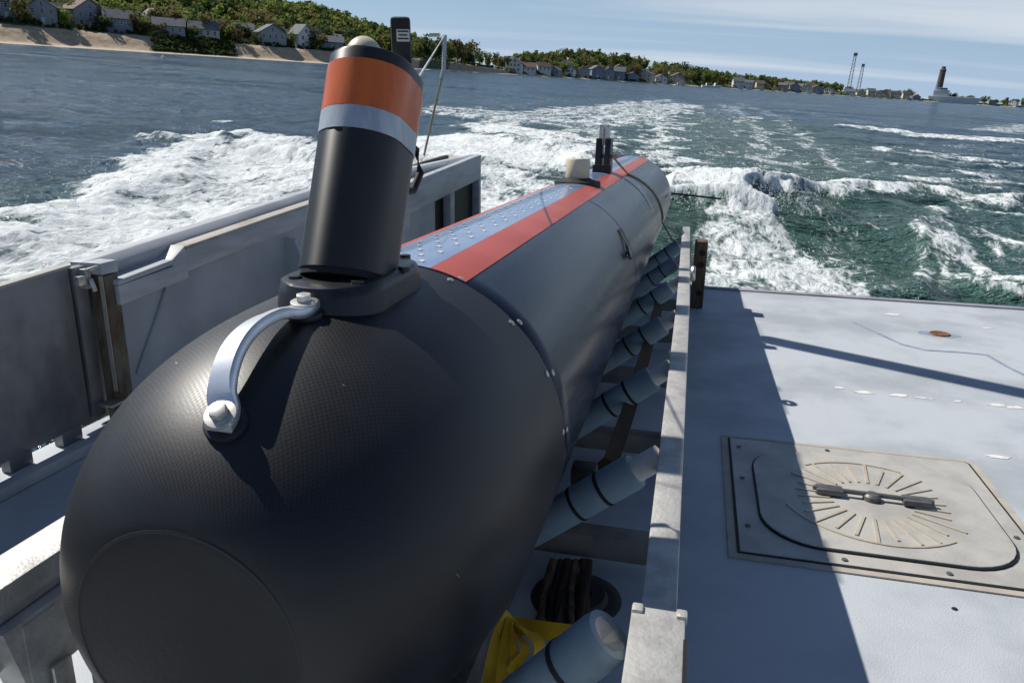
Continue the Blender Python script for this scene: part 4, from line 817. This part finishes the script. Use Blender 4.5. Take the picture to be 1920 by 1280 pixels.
wn = MB(); wn.box((0, -.03, 0), (1.15, .10, 1.45), mi=0); wn.box((0, -.05, .36), (.92, .10, .58), mi=1); wn.box((0, -.05, -.32), (.92, .10, .58), mi=1); WIN = wn.mesh('window', [M['winframe'], M['glass']], smooth=False)
dn = MB(); dn.box((0, -.03, 0), (1.1, .12, 2.1)); DOOR = dn.mesh('door', M['winframe'], smooth=False)
def house(px, d, w_, dep, hw, hr, wall, roof, turn=0., gable=0, label=None, group=None, cols_=3, rows=1, zoff=0.):
    p = spot(px, d)+[0, 0, zoff]; o = link('house', None); o.location = p
    tw = -math.atan2(p[0], p[1]); o.rotation_euler = (0, 0, tw+turn)
    tag(o, label, 'house', group)
    a, b = (w_/2, dep/2); mb_ = MB()
    if not gable:   # ridge runs along x: the eaves face the water
        v = [(-a, -b, -2.5), (a, -b, -2.5), (a, b, -2.5), (-a, b, -2.5), (-a, -b, hw), (a, -b, hw), (a, b, hw), (-a, b, hw), (-a, 0, hw+hr), (a, 0, hw+hr)]
        f_ = [(0, 1, 5, 4), (1, 2, 6, 9, 5), (2, 3, 7, 6), (3, 0, 4, 8, 7), (4, 5, 9, 8), (6, 7, 8, 9)]
        rf = MB(); e = .45
        for s_ in (-1, 1): 
            y0, y1 = s_*(b+e), 0; z0, z1 = hw-e*hr/b, hw+hr
            rf.hexa([(-a-e, y0, z0+.05), (a+e, y0, z0+.05), (a+e, y1, z1+.05), (-a-e, y1, z1+.05), (-a-e, y0, z0+.3), (a+e, y0, z0+.3), (a+e, y1, z1+.3), (-a-e, y1, z1+.3)])
    else:
        v = [(-a, -b, -2.5), (a, -b, -2.5), (a, b, -2.5), (-a, b, -2.5), (-a, -b, hw), (a, -b, hw), (a, b, hw), (-a, b, hw), (0, -b, hw+hr), (0, b, hw+hr)]
        f_ = [(0, 1, 5, 8, 4), (1, 2, 6, 5), (2, 3, 7, 9, 6), (3, 0, 4, 7), (5, 6, 9, 8), (4, 8, 9, 7)]
        rf = MB(); e = .45
        for s_ in (-1, 1):
            x0, x1 = s_*(a+e), 0; z0, z1 = hw-e*hr/a, hw+hr
            rf.hexa([(x0, -b-e, z0+.05), (x1, -b-e, z1+.05), (x1, b+e, z1+.05), (x0, b+e, z0+.05), (x0, -b-e, z0+.3), (x1, -b-e, z1+.3), (x1, b+e, z1+.3), (x0, b+e, z0+.3)])
    mb_.add(v, f_); link('wall', mb_.mesh('wall', WM[wall], smooth=False), o); ro_ = link('roof', rf.mesh('roof', RM[roof], smooth=False), o)
    if w_ > 8:
        ch = MB(); ch.box((a*.4, b*.15, hw+hr*.95), (.8, .8, 1.6)); link('chimney', ch.mesh('chimney', M['brickc'], smooth=False), ro_)
    for r_ in range(rows):
        for c_ in range(cols_):
            x = (-.5+(c_+.5)/cols_)*w_*.92; zc = hw-1.3-r_*2.7
            if zc < .6: continue
            if r_ == rows-1 and c_ == cols_//2 and rows > 1: dd = link('door', DOOR, o); dd.location = (x, -b, zc-.3)
            else: ww = link('window', WIN, o); ww.location = (x, -b, zc)
    if gable and hr > 2.2: ww = link('window', WIN, o); ww.location = (0, -b, hw+hr*.35)
    return o
LH = [  # the houses above the bluff, read from the photograph
 (8, 22, 10, 8, 6.0, 2.6, 'blue-grey', 'dark', .2, 0, 'dark blue-grey two-storey house at the end of the bluff', 4, 2),
 (88, 20, 10.5, 8, 5.6, 2.6, 'grey', 'grey', -.1, 1, 'grey gabled two-storey house with small windows on the bluff', 3, 2),
 (163, 26, 14, 10, 6.2, 3.6, 'grey', 'brown', .5, 1, 'big grey house with pale gable and brown roof', 3, 2),
 (226, 19, 11, 8, 4.4, 2.6, 'blue-grey', 'grey', 0., 0, 'low blue-grey house with wide grey roof near the bluff edge', 4, 1),
 (290, 44, 9, 8, 5.4, 3.0, 'white', 'grey', .35, 1, 'white gabled house uphill beside another white gabled house', 2, 2),
 (346, 46, 10, 8, 5.2, 3.0, 'white', 'grey', -.3, 0, 'white house uphill with a broad grey roof facing the bay', 3, 2),
 (320, 17, 13, 8, 3.4, 2.4, 'grey', 'grey', 0., 0, 'long low grey bungalow above the green part of the bluff', 4, 1),
 (384, 18, 13, 8, 3.4, 2.4, 'cream', 'grey', .1, 0, 'long cream bungalow with grey roof above the bluff', 4, 1),
 (404, 46, 9, 8, 5.0, 2.8, 'grey', 'brown', .2, 0, 'small grey house with brown roof tucked among uphill trees', 2, 2),
 (460, 30, 9, 8, 5.4, 2.2, 'tan', 'grey', 0., 0, 'tan boxy house with shallow roof below the wood', 3, 2),
 (508, 18, 13, 9, 4.6, 3.0, 'grey', 'grey', .3, 1, 'grey gabled house with wide front by the sand bluff', 4, 1),
 (566, 19, 9, 9, 5.0, 3.6, 'white', 'grey', .55, 1, 'tall white steep-gabled house above the sand bluff', 2, 2),
 (624, 16, 11, 8, 3.2, 2.2, 'blue-grey', 'grey', 0., 0, 'low blue-grey cottage at the low end of the sand bluff', 4, 1),
 (806, 70, 8, 7, 4.5, 2.4, 'cream', 'brown', .2, 0, 'cream house high above the green lawn slope', 2, 1),
 (878, 30, 9, 7, 3.6, 2.2, 'grey', 'dark', -.2, 0, 'grey cottage above the brown bank with dark roof', 2, 1)]
for px, d, w_, dep, hw, hr, wa, rf_, tn_, gb, lab, c_, r_ in LH: house(px, d+3, w_*.8, dep*.85, hw, hr, wa, rf_, tn_, gb, lab, None, c_, r_, zoff=.3)
kinds = ['white', 'white', 'grey', 'cream', 'blue-grey', 'white', 'grey', 'tan', 'white']
used = []
def village(x0, x1, rows_, step, dstep, grp, where, smin=.8, smax=1.1, skip=.08, d0=9):
    for i in range(rows_):
        px = x0+random.uniform(0, step)
        while px < x1:
            if random.random() > skip:
                wa = random.choice(kinds); rf_ = random.choice(('grey', 'dark', 'grey', 'brown')); g_ = random.random() < .5; s_ = random.uniform(smin, smax); two = random.random() < .6
                house(px, d0+i*dstep+random.uniform(-2, 3), random.uniform(8, 11.5)*s_, 8*s_, (5.2 if two else 3.2)*s_, random.uniform(2.2, 3.2)*s_, wa, rf_, random.uniform(-.4, .4), int(g_),
                      '%s %s%s-roofed house in the %s' % (wa, 'gabled ' if g_ else '', rf_, where), '%s %s%s-roofed houses, %s' % (wa, 'gabled ' if g_ else '', rf_, where), 3, 2 if two else 1)
            px += step*random.uniform(.8, 1.25)
village(955, 1310, 4, 25, 20, 'v', 'waterfront village', .75, 1.05)
for px, d, wa, rf_, lab in ((38, 52, 'white', 'grey', 'white house peeping over the roofs below the wood'), (118, 55, 'tan', 'brown', 'tan house half hidden behind the big grey house'), (196, 50, 'cream', 'dark', 'cream house among trees uphill of the blue-grey house'), (246, 40, 'grey', 'grey', 'small grey house behind the bushes on the bluff'), (440, 52, 'white', 'dark', 'white house with dark roof at the edge of the wood'), (530, 48, 'grey', 'dark', 'grey house with dark roof under the hillside trees'), (610, 40, 'cream', 'grey', 'small cream house behind the low cottage')):
    house(px, d, 8, 7, 4.6, 2.4, wa, rf_, random.uniform(-.4, .4), random.randrange(2), lab, None, 3, 2, zoff=.4)
village(15, 650, 2, 46, 15, 'b', 'slope above the bluff houses', .75, 1.0, .1, 33)
village(1375, 1560, 2, 19, 24, 'p', 'row along the low wooded point')
village(1585, 1740, 1, 17, 20, 'h', 'far harbour front', .9, 1.2)
village(1830, 1930, 1, 34, 20, 's', 'spit beyond the brown tower', .8, 1.)
# --- individual trees among the houses and on the skyline
cnt = 0
for x0, x1, step, dl, zn in ((-20, 660, 19, (24, 40), 'just behind the bluff houses'), (-20, 660, 30, (52, 66), 'at the foot of the wooded hill'), (740, 960, 14, (36, 90), 'on the knoll above the brown bank'), (780, 900, 22, (18, 34), 'at the edge of the green lawn slope'),
        (955, 1320, 20, (14, 40), 'among the waterfront village houses'), (955, 1320, 13, (55, 125), 'on the ridge behind the waterfront village'), (1310, 1570, 11, (36, 75), 'on the low wooded point'), (1590, 1720, 14, (30, 60), 'by the two lattice towers'), (1780, 1930, 12, (12, 34), 'on the spit beyond the brown tower')):
    px = x0
    while px < x1:
        d = random.uniform(*dl); s_ = random.uniform(.7, 1.05) if dl[0] < 50 and px < 700 else random.uniform(.85, 1.25)
        if px > 1570: s_ *= .9
        tree(px, d, s_, zone=zn); px += step*random.uniform(.7, 1.3)
for px in (44, 52, 122, 130, 196, 204, 258, 266, 274, 304, 362, 426, 436, 444, 484, 538, 545, 592, 600, 654): tree(px, random.uniform(17, 22), random.uniform(.45, .8), zone='in a gap between the bluff houses')
# --- the wooded hill behind: one mass
fb_ = MB(); r = np.random.default_rng(99); mats = []
for i in range(1150):
    px = r.uniform(-120, 790); d = r.uniform(62, 185); p = spot(px, d); h_ = r.uniform(6.5, 10.5); k0 = len(fb_.f)
    crown_geo(fb_, p+[0, 0, h_*.55], h_*.42, h_*.42, 4, 14, 1.0, r); kk = r.choice(3, p=[.5, .28, .22])
    for j in range(k0, len(fb_.f)): fb_.mi[j] = kk
for i in range(420):
    px = r.choice([r.uniform(960, 1330), r.uniform(1310, 1575)]); d = r.uniform(90, 140); p = spot(px, d); h_ = r.uniform(7, 11); k0 = len(fb_.f)
    crown_geo(fb_, p+[0, 0, h_*.5], h_*.42, h_*.45, 4, 11, 1.2, r); kk = r.choice(3, p=[.45, .4, .15])
    for j in range(k0, len(fb_.f)): fb_.mi[j] = kk
tag(link('hillside_wood', fb_.mesh('hillside_wood', LEAF, smooth=False)), 'green and bronze wood covering the hill behind the houses', 'wood', kind='stuff')
# scrub along the foot of gardens and bluff tops
sb = MB()
for i in range(900):
    px = r.uniform(-60, 1920); hb = col(px)[1]; d = r.uniform(4+hb*2.2, 12+hb*2.3) if px < 940 else r.uniform(5, 12); p = spot(px, d); s_ = r.uniform(.7, 1.6)
    crown_geo(sb, p+[0, 0, s_*.4], s_*1.2, s_*.8, 2, 9, .45, r)
for i in range(360):
    px = r.uniform(288, 440); d = r.uniform(5, 15); p = spot(px, d); crown_geo(sb, p+[0, 0, .3], 1.3, .7, 2, 8, .4, r)
tag(link('shore_scrub', sb.mesh('shore_scrub', LEAF[1], smooth=False)), 'low green scrub along the top of the shore bank', 'scrub', kind='stuff')
# --- towers, ship, boats, buoy
M['lat'] = pm('lattice_steel', (.22, .23, .25), rough=.6); M['tower'] = pm('brown_tower', (.10, .075, .065), (.14, .11, .10), scale=.3, rough=.8)
def top_h(px, y, D): return CAMH+(68+px*.0685-y)*D/F
def lattice(px, ytop, d, label, wb_, head):
    D = col(px)[0]+d; p = far(px, D); Hh = top_h(px, ytop, D); o = tag(link('lattice_tower', None), label, 'tower'); o.location = (p[0], p[1], 1.0)
    lg_ = [(sx, sy) for sx in (-1, 1) for sy in (-1, 1)]
    for sx, sy in lg_:
        k = MB(); k.tube([(sx*wb_, sy*wb_, 0), (sx*wb_*.55, sy*wb_*.55, Hh)], .22, 5); link('leg', k.mesh('leg', M['lat']), o)
    nb = int(Hh/4); k = MB()
    for i in range(nb):
        z0, z1 = Hh*i/nb, Hh*(i+1)/nb; w0, w1 = wb_*(1-.45*i/nb), wb_*(1-.45*(i+1)/nb)
        for s_ in (-1, 1):
            k.tube([(-w0, s_*w0, z0), (w1, s_*w1, z1)], .12, 4); k.tube([(s_*w0, -w0, z0), (s_*w1, w1, z1)], .12, 4)
    link('bracing', k.mesh('bracing', M['lat']), o)
    k = MB(); k.box((0, 0, Hh), (wb_*head, wb_*head, 3.2)); link('head', k.mesh('head', M['lat'], smooth=False), o)
lattice(1589, 117, 60, 'taller lattice tower with a square head above the harbour', 2.0, 2.0)
lattice(1607, 134, 80, 'shorter lattice tower beside the taller one', 2.0, 1.6)
D = col(1755)[0]+40; p = far(1755, D); Hh = top_h(1755, 139, D)
o = tag(link('tower', None), 'stout dark brown tower rising beside a moored white ship', 'tower'); o.location = (p[0], p[1], 1)
k = MB(); k.lathe([(4.6, 0), (4.6, Hh*.2), (4.0, Hh*.55), (3.6, Hh*.86)], axis=2, n=10); link('shaft', k.mesh('shaft', M['tower']), o)
k = MB(); k.lathe([(3.9, Hh*.86), (4.0, Hh*.9), (2.6, Hh*.93), (2.4, Hh*.99), (0, Hh)], axis=2, n=10); link('head', k.mesh('head', M['tower']), o)
p = far(1785, D-30); o = tag(link('ship', None), 'white ship moored beside the dark brown tower', 'ship'); o.location = (p[0], p[1], 0); o.rotation_euler = (0, 0, -math.atan2(p[0], p[1]))
k = MB(); k.hexa([(-26, -5, -1), (26, -5, -1), (26, 5, -1), (-26, 5, -1), (-28, -5.5, 7), (33, -5.5, 8), (33, 5.5, 8), (-28, 5.5, 7)]); link('hull', k.mesh('hull', WM['white'], bevel=.4), o)
k = MB(); k.box((-14, 0, 11), (18, 8, 7.5)); k.box((-13, 0, 16), (10, 7, 3)); sp_ = link('superstructure', k.mesh('superstructure', WM['white'], bevel=.2), o)
k = MB(); k.box((-13, -3.6, 16.4), (9, .2, 1.2)); link('bridge_window', k.mesh('bridge_window', M['glass'], smooth=False), sp_)
k = MB(); k.tube([(-20, 0, 14), (-20, 0, 22)], 1.5, 10); link('funnel', k.mesh('funnel', WM['blue-grey']), o)
def motor_boat(px, d, L_, label):
    D = col(px)[0]+d; p = far(px, D); o = tag(link('motor_boat', None), label, 'boat'); o.location = (p[0], p[1], 0); o.rotation_euler = (0, 0, random.uniform(-.5, .5))
    k = MB(); k.hexa([(-L_/2, -L_*.14, -.3), (L_*.3, -L_*.12, -.3), (L_*.3, L_*.12, -.3), (-L_/2, L_*.14, -.3), (-L_/2, -L_*.17, L_*.13), (L_*.5, -L_*.03, L_*.17), (L_*.5, L_*.03, L_*.17), (-L_/2, L_*.17, L_*.13)]); link('hull', k.mesh('hull', WM['white'], bevel=.1), o)
    k = MB(); k.hexa([(-L_*.15, -L_*.1, L_*.12), (L_*.2, -L_*.09, L_*.12), (L_*.2, L_*.09, L_*.12), (-L_*.15, L_*.1, L_*.12), (-L_*.12, -L_*.09, L_*.34), (L_*.08, -L_*.08, L_*.34), (L_*.08, L_*.08, L_*.34), (-L_*.12, L_*.09, L_*.34)]); c_ = link('cabin', k.mesh('cabin', WM['white'], bevel=.05), o)
    k = MB(); k.box((0, -L_*.098, L_*.26), (L_*.2, .06, L_*.09)); link('window', k.mesh('window', M['glass'], smooth=False), c_)
motor_boat(1327, -60, 9, 'white motor boat off the village point, beside a slightly larger one')
motor_boat(1343, -70, 10.5, 'larger white motor boat off the village point')
motor_boat(1272, -35, 5, 'small white boat near the village beach')
bp_ = uw((306, 111)); bo = tag(link('mooring_buoy', None), 'small white mooring buoy floating off the sand bluff', 'buoy'); bo.location = (bp_[0], bp_[1], .1)
k = MB(); k.lathe([(0, -.35), (.3, -.2), (.4, .1), (.3, .38), (.1, .45), (0, .45)], axis=2, n=16); link('float', k.mesh('float', M['white']), bo)
k = MB(); k.tube([(0, 0, .4), (0, 0, .75)], .05, 8); link('ring_stem', k.mesh('ring_stem', M['steel']), bo)
